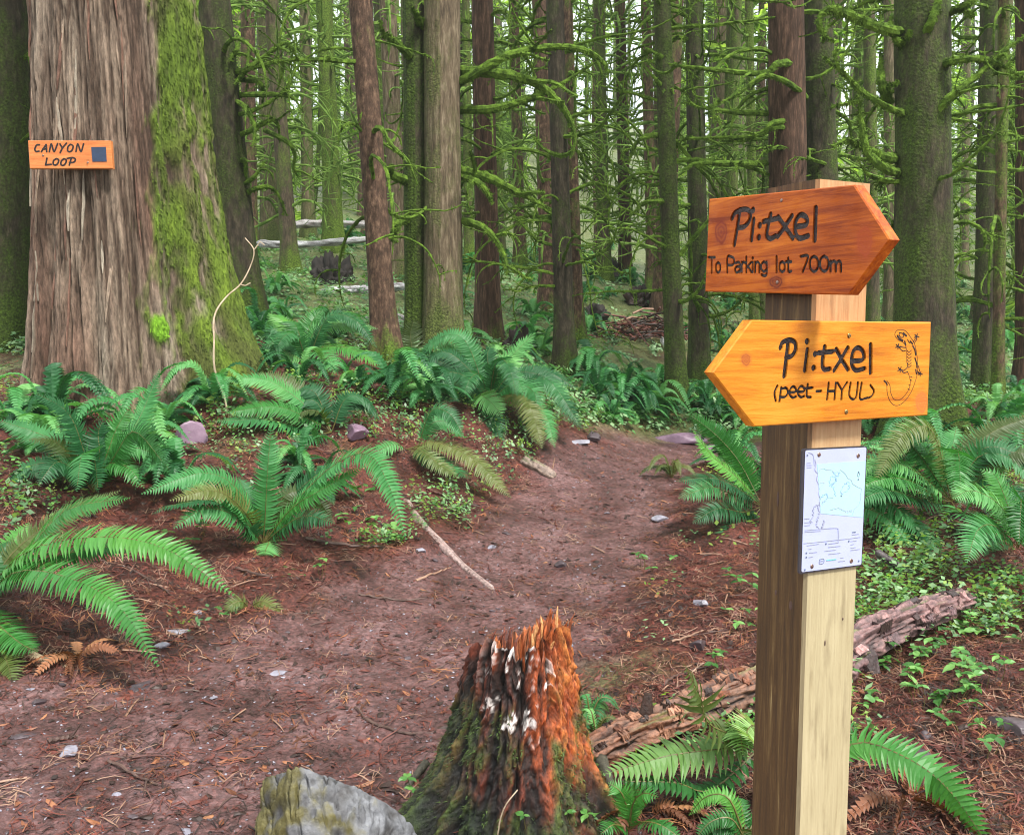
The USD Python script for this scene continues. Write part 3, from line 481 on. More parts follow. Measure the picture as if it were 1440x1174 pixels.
# ---------------------------------------------------------------- forest further back: a few kinds of tree, each placed many times
def spray(c, rg, L, dens):
    """Flat drooping needle sprays along a branch line."""
    out_v, n = [], int(dens * len(c))
    i = rg.integers(2, len(c), n); t = norm(c[i] - c[i - 1]); sd = norm(np.cross(t, [0, 0, 1.0])) * rg.choice([-1, 1], n)[:, None]
    d = norm(t * rg.uniform(0.2, 0.9, (n, 1)) + sd + np.array([0, 0, -0.35]) * rg.random((n, 1))); l = L * rg.uniform(0.12, 0.34, (n, 1)) * (1.15 - i / len(c))[:, None]
    w = norm(np.cross(d, [0, 0, 1.0]) + rg.normal(0, 0.25, (n, 3))) * l * 0.16
    a = c[i]; m = a + d * l * 0.5 + [0, 0, -0.01]; e = a + d * l + np.array([0, 0, -0.12]) * l
    v = np.stack([a, m - w, e, m + w], 1).reshape(-1, 3); f = np.arange(4 * n).reshape(-1, 4)
    return v, np.vstack([f[:, :3], f[:, [0, 2, 3]]])
def far_proto(k, bk, r, Ht, nbr, leafy_from, dens, name):
    p = f"/World/{name}_source{'_' + str(k) if k else ''}"; stage.CreateClassPrim(p); ORIG[p] = np.zeros(3); rg = np.random.default_rng(500 + k)
    v_, f_, *_ = trunk_mesh((0, 0, 0), (rg.normal(0, 0.4), rg.normal(0, 0.4), Ht), r, r * 0.35, k=14, nz=26, flare=0.5, flare_h=0.35, seed=80 + k, bend=0.1)
    part(p, "trunk", (v_, f_), bk, smooth=True, moss=np.full(len(v_), 0.04))
    br, fo = [], []
    for h in np.sort(rg.uniform(0.6, Ht * 0.97, nbr)):
        L = rg.uniform(0.8, 2.1) * (1.25 - 0.7 * h / Ht); az = rg.uniform(0, 6.28); c = random_branch((0, 0, h), az, L, rg)
        br.append(branch_mesh(c, rg.uniform(0.016, 0.03), rg, k=4, twigs=int(rg.integers(3, 7)), twig_k=3, n=9))
        if h > leafy_from * rg.uniform(0.5, 1.3): fo.append(spray(spline(c, 14), rg, L, dens))
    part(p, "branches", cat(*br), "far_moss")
    if fo: part(p, "crown", cat(*fo), "needles")
    return p
PROTOS = [far_proto(0, "brown_bark", 0.17, 20, 75, 8.0, 2.0, "forest_conifer"), far_proto(1, "green_mossy_bark", 0.13, 17, 80, 5.5, 2.4, "forest_conifer"), far_proto(2, "pale_bark", 0.22, 22, 60, 10.0, 2.0, "forest_conifer"),
          far_proto(3, "dark_mossy_bark", 0.15, 18, 85, 5.0, 2.4, "forest_conifer"), far_proto(4, "red_bark", 0.24, 23, 60, 9.0, 2.0, "forest_conifer"), far_proto(5, "green_mossy_bark", 0.08, 8, 70, 0.8, 5.0, "forest_conifer")]
def place(name, proto, pos, rz, sc, label, category, group, tilt=(0, 0)):
    p = numbered("/World", name); x = UsdGeom.Xform.Define(stage, p)
    x.AddTranslateOp().Set(Gf.Vec3d(*map(float, pos))); x.AddRotateXYZOp().Set(Gf.Vec3f(float(tilt[0]), float(tilt[1]), float(math.degrees(rz)))); x.AddScaleOp().Set(Gf.Vec3f(*([float(sc)] * 3)))
    x.GetPrim().GetReferences().AddInternalReference(proto); x.GetPrim().SetInstanceable(True); tag(p, label, category, group); return p
rg = np.random.default_rng(9); spots = [(a, c) for a, c, _ in HERO_POS]; count = 0; tries = 0
while count < 215 and tries < 20000:
    tries += 1
    y = 17 + 66 * rg.random() ** 1.0; x = rg.uniform(-1, 1) * (0.62 * y + 2)
    ua = 720 + x / y * FOC
    if y < 24 and 395 < ua < 600: continue                      # the clearing with the fallen logs
    if min((x - a) ** 2 + (y - c) ** 2 for a, c in spots) < (1.0 + 0.02 * y) ** 2: continue
    spots.append((x, y)); k = rg.choice(6, p=[0.17, 0.2, 0.1, 0.17, 0.1, 0.26])
    young = k == 5
    place("forest_sapling" if young else "forest_conifer", PROTOS[k], on(x, y, -0.05), rg.uniform(0, 6.28), rg.uniform(0.8, 1.25),
          "young mossy conifer filling the gaps deep in the forest" if young else "tall conifer with mossy branches deep in the forest behind the clearing", "tree", "young conifers deep in the forest" if young else "conifers deep in the forest", tilt=rg.normal(0, 1.3, 2)); count += 1

# damp air between the trees
def haze():
    p = part("/World", "haze", (np.array([(x, y, z) for x in (-68, 68) for y in (-24, 101) for z in (-3, 60)], float), np.array([[0, 1, 3], [0, 3, 2], [4, 6, 7], [4, 7, 5], [0, 4, 5], [0, 5, 1], [2, 3, 7], [2, 7, 6], [0, 2, 6], [0, 6, 4], [1, 5, 7], [1, 7, 3]])), "damp_air")
    tag(p, "thin pale damp air between the trees", "haze", kind="stuff")
LOOKS["damp_air"] = usdkit.material(stage, "/World/Looks/damp_air", {"v": ("principled_volume", {"color": (0.85, 0.97, 0.8), "density": 0.0009, "anisotropy": 0.2})}, [], volume="v.volume")
haze()
# ---------------------------------------------------------------- the signpost
YAW = math.radians(26.0); PW = 0.14
rdir = np.array([math.cos(YAW), math.sin(YAW), 0]); ldir = np.array([-math.sin(YAW), math.cos(YAW), 0])
corner = P(1136, 700, 1.76); topz = P(1149, 247, 1.76)[2]
pb = np.array([corner[0], corner[1], float(ground(np.array([corner[0]]), np.array([corner[1]]))[0])])
SP = thing("signpost", "square wooden post carrying two orange arrow boards and a map plate", "signpost", pb)
def frame(o, x, y):
    m = np.eye(4); m[:3, 0], m[:3, 1], m[:3, 2], m[:3, 3] = x, y, (0, 0, 1), o; return m
def rel(m, o):
    m = m.copy(); m[:3, 3] -= o; return m
LEAN = math.radians(0.35)
def face(axis_x, inward, off):
    """Frame of a board: x along the reading direction, y into the board, origin on its front."""
    o = corner - inward * off; o[2] = 0.0; return frame(o, axis_x, inward)
def to_plane(m, u, v):
    o, n = m[:3, 3], m[:3, 1]; d = ray(u, v); t = np.dot(o - EYE, n) / np.dot(d, n); q = EYE + d * t - o
    return np.dot(q, m[:3, 0]), q[2]
def man(poly, y0, y1):
    """Shapely polygon in (x, z) extruded from depth y0 to y1."""
    cs = []
    for g in getattr(poly, "geoms", [poly]):
        if g.is_empty: continue
        cs.append(np.array(g.exterior.coords)[:-1]); cs += [np.array(h.coords)[:-1] for h in g.interiors]
    e = m3.CrossSection(cs, m3.FillRule.EvenOdd).extrude(y1 - y0).rotate([90, 0, 0])     # (x, y, z) -> (x, -z, y)
    return e.translate([0, y1, 0])
def arr(m):
    k = m.to_mesh(); return np.array(k.vert_properties[:, :3], float), np.array(k.tri_verts)
def flat(poly, y, th=0.0004): return arr(man(poly, y - th, y))
def strokes(lines, w): return unary_union([LineString(l).buffer(w / 2, quad_segs=5) if len(l) > 1 else Point(l[0]).buffer(w * 0.62) for l in lines])
def wood(name, ramp, knots, streak=1.0, rough=0.5, spec=0.22, coat=0.05, along="x"):
    sc = (0.9, 14, 14) if along == "x" else (14, 14, 0.9)
    nodes = {"tc": ("texture_coordinate", {}), "mp": ("mapping", {"scale": sc}), "n": ("noise_texture", {"scale": 4.2, "detail": 12.0, "roughness": 0.7, "distortion": 0.8}),
             "n2": ("noise_texture", {"scale": 4.0, "detail": 3.0}), "ad": ("math", {"math_type": "multiply_add", "value2": 0.35}), "of": ("math", {"math_type": "add", "value2": -0.175}), "r": ("rgb_ramp", {"ramp": ramp}),
             "mp3": ("mapping", {"scale": tuple(c * 5 for c in sc)}), "n3": ("noise_texture", {"scale": 6.0, "detail": 6.0, "roughness": 0.7}), "b": ("bump", {"strength": 0.25, "distance": 0.003}),
             "ws": ("noise_texture", {"scale": 28.0, "detail": 3.0}), "wr": ("map_range", {"from_min": 0.35, "from_max": 0.7, "to_min": rough * 0.7, "to_max": rough * 1.5}),
             "p": ("principled_bsdf", {"specular_ior_level": spec, "coat_weight": coat, "coat_roughness": 0.25})}
    links = [("tc.object", "mp.vector"), ("mp.vector", "n.vector"), ("tc.object", "n2.vector"), ("n.fac", "ad.value3"), ("n2.fac", "ad.value1"), ("ad.value", "of.value1"), ("of.value", "r.fac"), ("tc.object", "mp3.vector"), ("mp3.vector", "n3.vector"), ("n3.fac", "b.height"), ("b.normal", "p.normal"),
             ("tc.object", "ws.vector"), ("ws.fac", "wr.value"), ("wr.result", "p.roughness")]
    cur = "r.color"
    for i, (kx, kz, rx, rz, colr) in enumerate(knots):
        nodes |= {f"km{i}": ("mapping", {"location": (-kx / rx, 0, -kz / rz), "scale": (1 / rx, 0.0, 1 / rz)}), f"kn{i}": ("noise_texture", {"scale": 1.6, "detail": 4.0}), f"kl{i}": ("vector_math", {"vector_math_type": "length", "math_type": "length"}),
                  f"ka{i}": ("math", {"math_type": "multiply_add", "value2": 0.5, "value3": -0.25}), f"kb{i}": ("math", {"math_type": "add"}), f"kr{i}": ("rgb_ramp", {"ramp": [(0.0, (1.0,) * 3), (0.15, (0.6,) * 3), (0.28, (0.9,) * 3), (0.40, (0.55,) * 3), (0.52, (0.95,) * 3), (0.64, (0.35,) * 3), (1.0, (0, 0, 0))]}), f"kx{i}": ("mix", {"mix_type": "mix", "color2": colr})}
        nodes[f"kl{i}"] = ("vector_math", {"math_type": "length"})
        links += [("tc.object", f"km{i}.vector"), (f"km{i}.vector", f"kn{i}.vector"), (f"kn{i}.fac", f"ka{i}.value1"), (f"km{i}.vector", f"kl{i}.vector1"), (f"kl{i}.value", f"kb{i}.value1"), (f"ka{i}.value", f"kb{i}.value2"), (f"kb{i}.value", f"kr{i}.fac"), (f"kr{i}.color", f"kx{i}.fac"), (cur, f"kx{i}.color1")]
        cur = f"kx{i}.color"
    links.append((cur, "p.base_color")); mat(name, nodes, links)
mat("black_carving", {"geo": ("geometry", {}), "n": ("noise_texture", {"scale": 90.0, "detail": 4.0}), "r": ("rgb_ramp", {"ramp": [(0.3, (0.006, 0.004, 0.004)), (0.7, (0.026, 0.016, 0.016))]}), "b": ("bump", {"strength": 0.8, "distance": 0.004}), "p": ("principled_bsdf", {"roughness": 0.35, "specular_ior_level": 0.3})},
    [("geo.position", "n.vector"), ("n.fac", "r.fac"), ("r.color", "p.base_color"), ("n.fac", "b.height"), ("b.normal", "p.normal")])
mat("brass", {"geo": ("geometry", {}), "n": ("noise_texture", {"scale": 200.0}), "r": ("rgb_ramp", {"ramp": [(0.3, (0.16, 0.10, 0.04)), (0.7, (0.45, 0.32, 0.14))]}), "p": ("principled_bsdf", {"metallic": 1.0, "roughness": 0.3})}, [("geo.position", "n.vector"), ("n.fac", "r.fac"), ("r.color", "p.base_color")])
mat("rusty_metal", {"geo": ("geometry", {}), "n": ("noise_texture", {"scale": 200.0}), "r": ("rgb_ramp", {"ramp": [(0.3, (0.10, 0.05, 0.035)), (0.7, (0.36, 0.26, 0.22))]}), "p": ("principled_bsdf", {"metallic": 0.8, "roughness": 0.35})}, [("geo.position", "n.vector"), ("n.fac", "r.fac"), ("r.color", "p.base_color")])
def plain(name, c, rough=0.5, spec=0.4, var=0.15):
    mat(name, {"geo": ("geometry", {}), "n": ("noise_texture", {"scale": 25.0, "detail": 4.0}), "r": ("rgb_ramp", {"ramp": [(0.3, tuple(a * (1 - var) for a in c)), (0.7, tuple(a * (1 + var) for a in c))]}), "p": ("principled_bsdf", {"roughness": rough, "specular_ior_level": spec})}, [("geo.position", "n.vector"), ("n.fac", "r.fac"), ("r.color", "p.base_color")])
plain("plate_white", (0.37, 0.41, 0.60), 0.35, 0.5, 0.03); plain("plate_edge", (0.03, 0.028, 0.035), 0.4); plain("print_cyan", (0.34, 0.57, 0.60), 0.35, 0.5, 0.03); plain("print_ink", (0.10, 0.13, 0.2), 0.5); plain("print_blue", (0.25, 0.38, 0.62), 0.5); plain("print_grey", (0.33, 0.35, 0.46), 0.5); plain("print_teal", (0.12, 0.5, 0.5), 0.5); plain("navy_paint", (0.02, 0.035, 0.075), 0.4)
# post: two visible faces differ, the left one weathered brown, the right one pale
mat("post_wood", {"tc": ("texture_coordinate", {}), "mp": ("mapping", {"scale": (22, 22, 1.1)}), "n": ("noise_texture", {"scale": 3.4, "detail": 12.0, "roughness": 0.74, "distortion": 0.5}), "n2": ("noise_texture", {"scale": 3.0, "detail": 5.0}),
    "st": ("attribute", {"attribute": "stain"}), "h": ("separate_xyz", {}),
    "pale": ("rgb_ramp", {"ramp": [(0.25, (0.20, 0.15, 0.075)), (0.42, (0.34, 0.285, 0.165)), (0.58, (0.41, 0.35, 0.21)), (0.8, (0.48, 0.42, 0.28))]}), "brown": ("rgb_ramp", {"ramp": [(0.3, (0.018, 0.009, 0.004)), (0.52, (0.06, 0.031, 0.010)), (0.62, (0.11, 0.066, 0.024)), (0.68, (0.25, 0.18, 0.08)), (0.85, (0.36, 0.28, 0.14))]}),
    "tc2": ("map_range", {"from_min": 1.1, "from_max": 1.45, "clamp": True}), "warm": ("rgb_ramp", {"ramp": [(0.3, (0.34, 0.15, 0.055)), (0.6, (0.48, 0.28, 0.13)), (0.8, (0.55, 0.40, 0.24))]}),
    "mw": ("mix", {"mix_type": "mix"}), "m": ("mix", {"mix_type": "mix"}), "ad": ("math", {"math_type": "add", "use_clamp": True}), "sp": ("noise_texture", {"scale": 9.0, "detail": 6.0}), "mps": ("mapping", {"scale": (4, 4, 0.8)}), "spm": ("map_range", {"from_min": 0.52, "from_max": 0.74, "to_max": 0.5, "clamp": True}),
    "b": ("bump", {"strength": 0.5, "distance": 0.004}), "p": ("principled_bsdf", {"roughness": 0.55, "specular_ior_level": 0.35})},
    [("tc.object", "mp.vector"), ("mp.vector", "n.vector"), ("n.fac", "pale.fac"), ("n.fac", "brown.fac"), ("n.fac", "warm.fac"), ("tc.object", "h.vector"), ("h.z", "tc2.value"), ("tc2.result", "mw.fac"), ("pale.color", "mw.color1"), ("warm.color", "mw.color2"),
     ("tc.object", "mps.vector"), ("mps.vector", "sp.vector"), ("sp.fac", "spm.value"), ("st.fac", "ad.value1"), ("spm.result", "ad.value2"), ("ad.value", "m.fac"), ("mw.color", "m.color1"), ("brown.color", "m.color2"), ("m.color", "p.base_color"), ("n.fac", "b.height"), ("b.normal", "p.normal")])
def post():
    c = 0.006; prof = np.array([(c, 0), (PW - c, 0), (PW, c), (PW, PW - c), (PW - c, PW), (c, PW), (0, PW - c), (0, c)])
    zs = np.concatenate([[-0.5], np.arange(0, topz - pb[2] - 0.012, 0.06), [topz - pb[2] - 0.006]]); V, st = [], []
    # flat faces with their own vertices: rows of columns
    F = []
    for e in range(8):
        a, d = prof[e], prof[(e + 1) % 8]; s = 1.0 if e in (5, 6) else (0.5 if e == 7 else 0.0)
        o = len(V)
        for z in zs:
            for t in (a, d): V.append((t[0], t[1], z)); st.append(s)
        for i in range(len(zs) - 1): F.append((o + 2 * i, o + 2 * i + 1, o + 2 * i + 3)); F.append((o + 2 * i, o + 2 * i + 3, o + 2 * i + 2))
    o = len(V)
    for t in prof: V.append((t[0], t[1], zs[-1])); st.append(0.3)
    ins = np.clip(prof, 0.012, PW - 0.012)
    for t in ins: V.append((t[0], t[1], zs[-1] + 0.0005)); st.append(0.35)
    for e in range(8): g = (e + 1) % 8; F += [(o + e, o + g, o + 8 + g), (o + e, o + 8 + g, o + 8 + e)]
    for e in range(1, 7): F.append((o + 8, o + 8 + e, o + 9 + e))
    m = frame(np.zeros(3), rdir, ldir)
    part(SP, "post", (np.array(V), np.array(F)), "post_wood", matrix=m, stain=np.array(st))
post()
def post_knot(axis_x, inward, u, v, rx, rz):
    m = face(axis_x, inward, 0.0); x, z = to_plane(m, u, v); s = trimesh.creation.icosphere(2, 1.0); n_ = 1 + 0.3 * (fbm(np.array(s.vertices) * 2.5 + u, 3, 5) - 0.5)
    part(SP, "knot", (np.array(s.vertices) * n_[:, None] * [rx, 0.0012, rz] + [x, 0, z], s.faces), "twig_wood", smooth=True, matrix=rel(m, pb))
for a_ in ((-ldir, rdir, 1112, 851, .0045, .009), (-ldir, rdir, 1091, 833, .003, .006), (rdir, ldir, 1160, 904, .002, .006), (-ldir, rdir, 1094, 702, .003, .016), (rdir, ldir, 1185, 870, .002, .003)): post_knot(*a_)
def px3(l, s=3.089, o=(980, 240)): return [(o[0] + a / s, o[1] + c / s) for a, c in l]
GLY = {"T": ([[(0, 1), (1, 1)], [(0.5, 1), (0.5, 0)]]), "o": [[(0.5, 0.66), (0.1, 0.55), (0, 0.33), (0.1, 0.1), (0.5, 0), (0.9, 0.1), (1, 0.33), (0.9, 0.55), (0.5, 0.66)]], "P": [[(0, 0), (0, 1), (0.7, 1), (1, 0.88), (1, 0.62), (0.7, 0.48), (0, 0.48)]],
       "a": [[(0.1, 0.6), (0.6, 0.66), (0.95, 0.55), (0.95, 0)], [(0.95, 0.38), (0.3, 0.36), (0, 0.2), (0.2, 0), (0.6, 0.02), (0.95, 0.15)]], "r": [[(0.1, 0), (0.1, 0.66)], [(0.1, 0.45), (0.5, 0.66), (1, 0.62)]], "k": [[(0.05, 0), (0.05, 1)], [(0.95, 0.66), (0.1, 0.28)], [(0.35, 0.4), (1, 0)]],
       "i": [[(0.5, 0), (0.5, 0.66)], [(0.5, 0.92)]], "n": [[(0.05, 0), (0.05, 0.66)], [(0.05, 0.45), (0.45, 0.66), (0.85, 0.58), (0.95, 0.4), (0.95, 0)]], "g": [[(0.95, 0.66), (0.95, -0.1), (0.6, -0.25), (0.1, -0.18)], [(0.95, 0.52), (0.5, 0.66), (0.05, 0.5), (0.05, 0.2), (0.45, 0.03), (0.95, 0.18)]],
       "l": [[(0.5, 0), (0.5, 1)]], "t": [[(0.45, 0.9), (0.45, 0.12), (0.65, 0), (1, 0.04)], [(0, 0.66), (1, 0.66)]], "7": [[(0, 1), (1, 1), (0.3, 0)]], "0": [[(0.5, 1), (0.12, 0.85), (0, 0.5), (0.12, 0.15), (0.5, 0), (0.88, 0.15), (1, 0.5), (0.88, 0.85), (0.5, 1)]],
       "m": [[(0, 0), (0, 0.66)], [(0, 0.45), (0.25, 0.66), (0.48, 0.55), (0.5, 0)], [(0.5, 0.45), (0.75, 0.66), (0.98, 0.55), (1, 0)]]}
def glyphs(items, y0, y1, h):
    out = []
    for ch, a, c in items:
        for l in GLY[ch]: out.append([(a + (c - a) * x, (y0 + (y1 - y0) * (a - items[0][1]) / (items[-1][2] - items[0][1])) - h * z) for x, z in l])
    return out
def sm(l): return [tuple(q) for q in spline([(a, c, 0) for a, c in l], 4 * len(l))[:, :2]] if len(l) > 2 else l
def board(m, outline_px, thick, big, small, wood_name, wb, ws, extra=None, label=None, extra_w=0.0011):
    to = lambda l, o=px3: [to_plane(m, u, v) for u, v in o(l)]
    out = Polygon([to_plane(m, u, v) for u, v in outline_px])
    A = strokes([to(sm(l)) for l in big], wb); B = strokes([to(sm(l)) for l in small], ws)
    lets = unary_union([A, B])
    c = 0.0022; inn = np.array(out.buffer(-c, join_style=2).exterior.coords)[:-1]; ou = np.array(out.exterior.coords)[:-1]
    hull = [(*q, 0.0) for q in inn] + [(*q, c) for q in ou] + [(*q, thick - c) for q in ou] + [(*q, thick) for q in inn]
    body = m3.Manifold.hull_points([[x, d, z] for x, z, d in hull])
    dpt = 0.0048
    body = body - man(A, -0.01, dpt) - man(B, -0.01, dpt * 0.8)
    M = rel(m, pb); bp = part(SP, "arrow_board", arr(body), wood_name, smooth=25, matrix=M, label=label)
    I = np.eye(4)
    part(bp, "lettering", arr(man(A.buffer(0.0002), dpt - 0.0016, dpt + 0.0006)), "black_carving", matrix=I); part(bp, "lettering", arr(man(B.buffer(0.0002), dpt * 0.8 - 0.001, dpt * 0.8 + 0.0006)), "black_carving", matrix=I)
    if extra:
        part(bp, "salamander_drawing", flat(extra(m), 0.0), "black_carving", matrix=I, label="black line drawing of a spotted salamander with a curled tail")
    return bp
def screw(parent, m, u, v, r, mt, name="screw"):
    x, z = to_plane(m, u, v); dome_ = trimesh.creation.icosphere(2, 1.0); vv = np.array(dome_.vertices); vv = vv * [r, r * 0.55, r]; vv[:, 1] = np.minimum(vv[:, 1], 0.0005)
    slot = (np.abs(vv[:, 0]) < r * 0.2) & (np.abs(vv[:, 2]) < r * 0.6) & (vv[:, 1] < -r * 0.3); vv[slot, 1] += r * 0.3
    part(parent, name, (vv + [x, 0, z], dome_.faces), mt, smooth=True, matrix=np.eye(4))
# upper board, on the left face, pointing right
mu = face(-ldir, rdir, 0.026)
def kn(m, u, v): return to_plane(m, u, v)
def knot(m, u, v, rx, rz, c): x, z = kn(m, u, v); return (x, z, rx * 1.4, rz * 1.4, c)
wood("orange_board_wood", [(0.34, (0.17, 0.024, 0.002)), (0.5, (0.34, 0.07, 0.004)), (0.66, (0.50, 0.135, 0.010))], [knot(mu, 1014, 327, 0.024, 0.030, (0.16, 0.018, 0.006)), knot(mu, 1091, 397, 0.022, 0.014, (0.10, 0.012, 0.006)), knot(mu, 1216, 340, 0.02, 0.032, (0.30, 0.05, 0.012)), knot(mu, 1078, 372, 0.012, 0.012, (0.25, 0.045, 0.01))])
BIG1 = [[(186, 170), (176, 240), (162, 322)], [(152, 208), (165, 183), (205, 168), (230, 180), (228, 215), (206, 243), (180, 248)], [(243, 172)], [(246, 212), (236, 302)], [(272, 238)], [(268, 290)], [(320, 190), (306, 250), (303, 284), (318, 296), (340, 285)], [(288, 222), (348, 208)],
        [(352, 202), (385, 250), (415, 294)], [(412, 197), (380, 245), (350, 286)], [(430, 244), (472, 236), (476, 208), (452, 192), (430, 215), (425, 262), (442, 294), (482, 284)], [(516, 162), (511, 302)]]
SM1 = glyphs([("T", 50, 78), ("o", 82, 101), ("P", 132, 160), ("a", 165, 187), ("r", 193, 209), ("k", 213, 236), ("i", 238, 246), ("n", 251, 272), ("g", 278, 304), ("l", 342, 350), ("o", 358, 381), ("t", 386, 409), ("7", 450, 482), ("0", 490, 526), ("0", 534, 570), ("m", 580, 625)], 443, 437, 66)
ub = board(mu, [(997, 280), (1201, 260), (1251, 337), (1193, 415), (991, 410)], 0.026, BIG1, SM1, "orange_board_wood", 0.0112, 0.0062, label="deep orange arrow board pointing right, lettered Pi:txel To Parking lot 700m")
screw(ub, mu, 1099, 282, 0.0035, "rusty_metal"); screw(ub, mu, 1093, 397, 0.0035, "rusty_metal")
# lower board, on the right face, pointing left
ml = face(rdir, ldir, 0.026)
wood("amber_board_wood", [(0.34, (0.36, 0.105, 0.006)), (0.5, (0.52, 0.185, 0.012)), (0.66, (0.62, 0.25, 0.026))], [knot(ml, 1049, 506, 0.012, 0.013, (0.30, 0.07, 0.018)), knot(ml, 1296, 566, 0.019, 0.026, (0.46, 0.13, 0.03))], coat=0.04)
BIG2 = [[(398, 742), (390, 810), (380, 893)], [(364, 770), (374, 747), (402, 736), (426, 746), (430, 776), (414, 805), (388, 812)], [(480, 742)], [(481, 778), (470, 868)], [(515, 797)], [(508, 857)], [(556, 765), (546, 830), (552, 862), (578, 862)], [(530, 792), (592, 786)], [(606, 776), (630, 820), (657, 864)], [(656, 770), (628, 820), (598, 868)],
        [(672, 828), (722, 822), (722, 786), (700, 769), (679, 790), (673, 835), (690, 867), (729, 860)], [(755, 756), (755, 878)]]
def e_at(x, w, y): return [(x, y + 2), (x + w, y - 2), (x + w - 3, y - 18), (x + w * 0.5, y - 24), (x + 2, y - 10), (x + 1, y + 12), (x + w * 0.5, y + 24), (x + w, y + 20)]
SM2 = [[(350, 935), (338, 965), (343, 1000)], [(367, 942), (359, 1002)], [(366, 950), (388, 944), (396, 962), (386, 982), (362, 984)], e_at(404, 27, 962), e_at(440, 27, 960), [(482, 928), (478, 978), (496, 984)], [(470, 946), (503, 943)], [(520, 958), (541, 957)], [(573, 922), (566, 994)], [(604, 922), (598, 994)], [(570, 958), (600, 957)],
       [(612, 922), (632, 956)], [(653, 920), (632, 956), (628, 994)], [(668, 922), (662, 972), (675, 992), (692, 984), (700, 920)], [(716, 922), (709, 990), (742, 987)], [(754, 932), (769, 955), (762, 978), (748, 987)]]
def salamander(m):
    t = lambda l: [to_plane(m, 1220 + a / 7.83, 450 + c / 7.83) for a, c in sm(l)]
    L = []
    def s(w, *ls): L.extend(LineString(t(l)).buffer(w / 2) for l in ls)
    s(0.0009, [(310, 125), (350, 105), (420, 122), (480, 200), (520, 270), (545, 400), (550, 520), (545, 600), (520, 690), (480, 790), (420, 880), (350, 935), (290, 935), (240, 880), (215, 790), (210, 700), (182, 668)],
      [(210, 665), (245, 720), (255, 800), (290, 870), (345, 880), (400, 840), (450, 770), (470, 690), (460, 620), (440, 570)], [(310, 125), (300, 165), (330, 212), (380, 240), (415, 275), (430, 340), (430, 440), (440, 510)])
    s(0.0013, *[[(436, y_), (455, y_ + 22), (482, y_ - 2)] for y_ in (335, 368, 402, 436, 470, 500)]); s(0.0012, *[[(a, c), (a - 18, c - 8)] for a, c in ((490, 630), (487, 665), (472, 720), (462, 765))])
    s(0.0032, [(498, 285), (520, 330), (530, 385)], [(522, 420), (540, 480), (542, 520)], [(530, 545), (538, 590)], [(470, 235), (495, 262)], [(408, 235), (420, 275)], [(182, 668), (205, 690), (215, 715)])
    s(0.0040, [(330, 175), (350, 205), (385, 225)], [(395, 145), (425, 175)]); s(0.0016, [(350, 140), (385, 150), (395, 185), (365, 190), (348, 165), (350, 140)], [(440, 215), (460, 250), (480, 240)])
    s(0.0016, [(420, 335), (385, 340), (345, 300)], [(420, 305), (390, 300), (360, 290)], [(503, 240), (530, 200)], [(515, 250), (545, 212)], [(440, 520), (400, 555), (365, 548)], [(440, 570), (400, 580), (375, 560)], [(560, 505), (572, 560)], [(548, 560), (570, 600)])
    for x_, y_, r_ in ((335, 290, 28), (540, 180, 26), (360, 545, 30), (580, 590, 24)):
        s(0.0022, *[[(x_, y_), (x_ + r_ * math.cos(a), y_ + r_ * math.sin(a))] for a in (0.3, 1.6, 2.7, 3.9, 5.0)])
    return unary_union(L)
lb = board(ml, [(1057, 450), (1310, 453), (1305, 584), (1061, 600), (1002, 524)], 0.026, BIG2, SM2, "amber_board_wood", 0.0102, 0.0056, extra=salamander, label="amber arrow board pointing left, lettered Pi:txel (peet - HYUL), with a salamander drawing")
screw(lb, ml, 1194, 472, 0.0046, "brass"); screw(lb, ml, 1190, 579, 0.0046, "brass")
# map plate below
mp_ = face(rdir, ldir, 0.0045)
tm_ = lambda l: [to_plane(mp_, 1100 + a / 5.59, 610 + c / 5.59) for a, c in l]
def rounded(l, r): return Polygon(tm_(l)).buffer(-r).buffer(r, quad_segs=6)
PL = [(158, 118), (667, 94), (626, 1036), (130, 1104)]
plate = rounded(PL, 0.006)
pp = part(SP, "map_plate", arr(man(plate, 0.0, 0.0042)), "plate_edge", smooth=25, matrix=rel(mp_, pb), label="white map plate with a pale blue trail map and black rim")
I4 = np.eye(4)
part(pp, "printed_sheet", flat(Polygon(tm_([(180, 130), (660, 105), (620, 1026), (150, 1086)])).buffer(-0.004).buffer(0.004), -0.0002), "plate_white", matrix=I4)
part(pp, "map_area", flat(Polygon(tm_([(272, 238), (652, 212), (632, 655), (300, 625)])), -0.0007), "print_cyan", matrix=I4)
def ink(name, mt, w, *ls): part(pp, name, flat(unary_union([LineString(tm_(sm(l))).buffer(w / 2) if len(l) > 1 else Point(tm_(l)[0]).buffer(w) for l in ls]), -0.0012), mt, matrix=I4)
wig = lambda l, s: [(a + 7 * math.sin(i * 2.3 + s), c + 7 * math.cos(i * 1.7 + s)) for i, (a, c) in enumerate(spline([(x, z, 0) for x, z in l], 26)[:, :2])]
ink("map_outline", "print_grey", 0.00075, wig([(255, 195), (265, 300), (300, 280), (350, 275), (400, 300), (455, 285), (510, 340), (540, 375), (615, 440), (600, 540), (545, 635)], 0), wig([(270, 320), (280, 390), (330, 380), (290, 430), (295, 520), (290, 570), (330, 520), (390, 495)], 1), wig([(290, 560), (250, 570), (235, 650), (215, 700)], 2), wig([(280, 570), (285, 640), (265, 700), (290, 745)], 3), wig([(330, 680), (310, 740)], 4), wig([(380, 590), (450, 585), (500, 610), (545, 600)], 5), [(175, 755), (300, 745), (420, 738), (437, 760), (437, 850)], [(165, 858), (440, 830), (612, 808)], [(250, 250), (240, 165), (205, 145)])
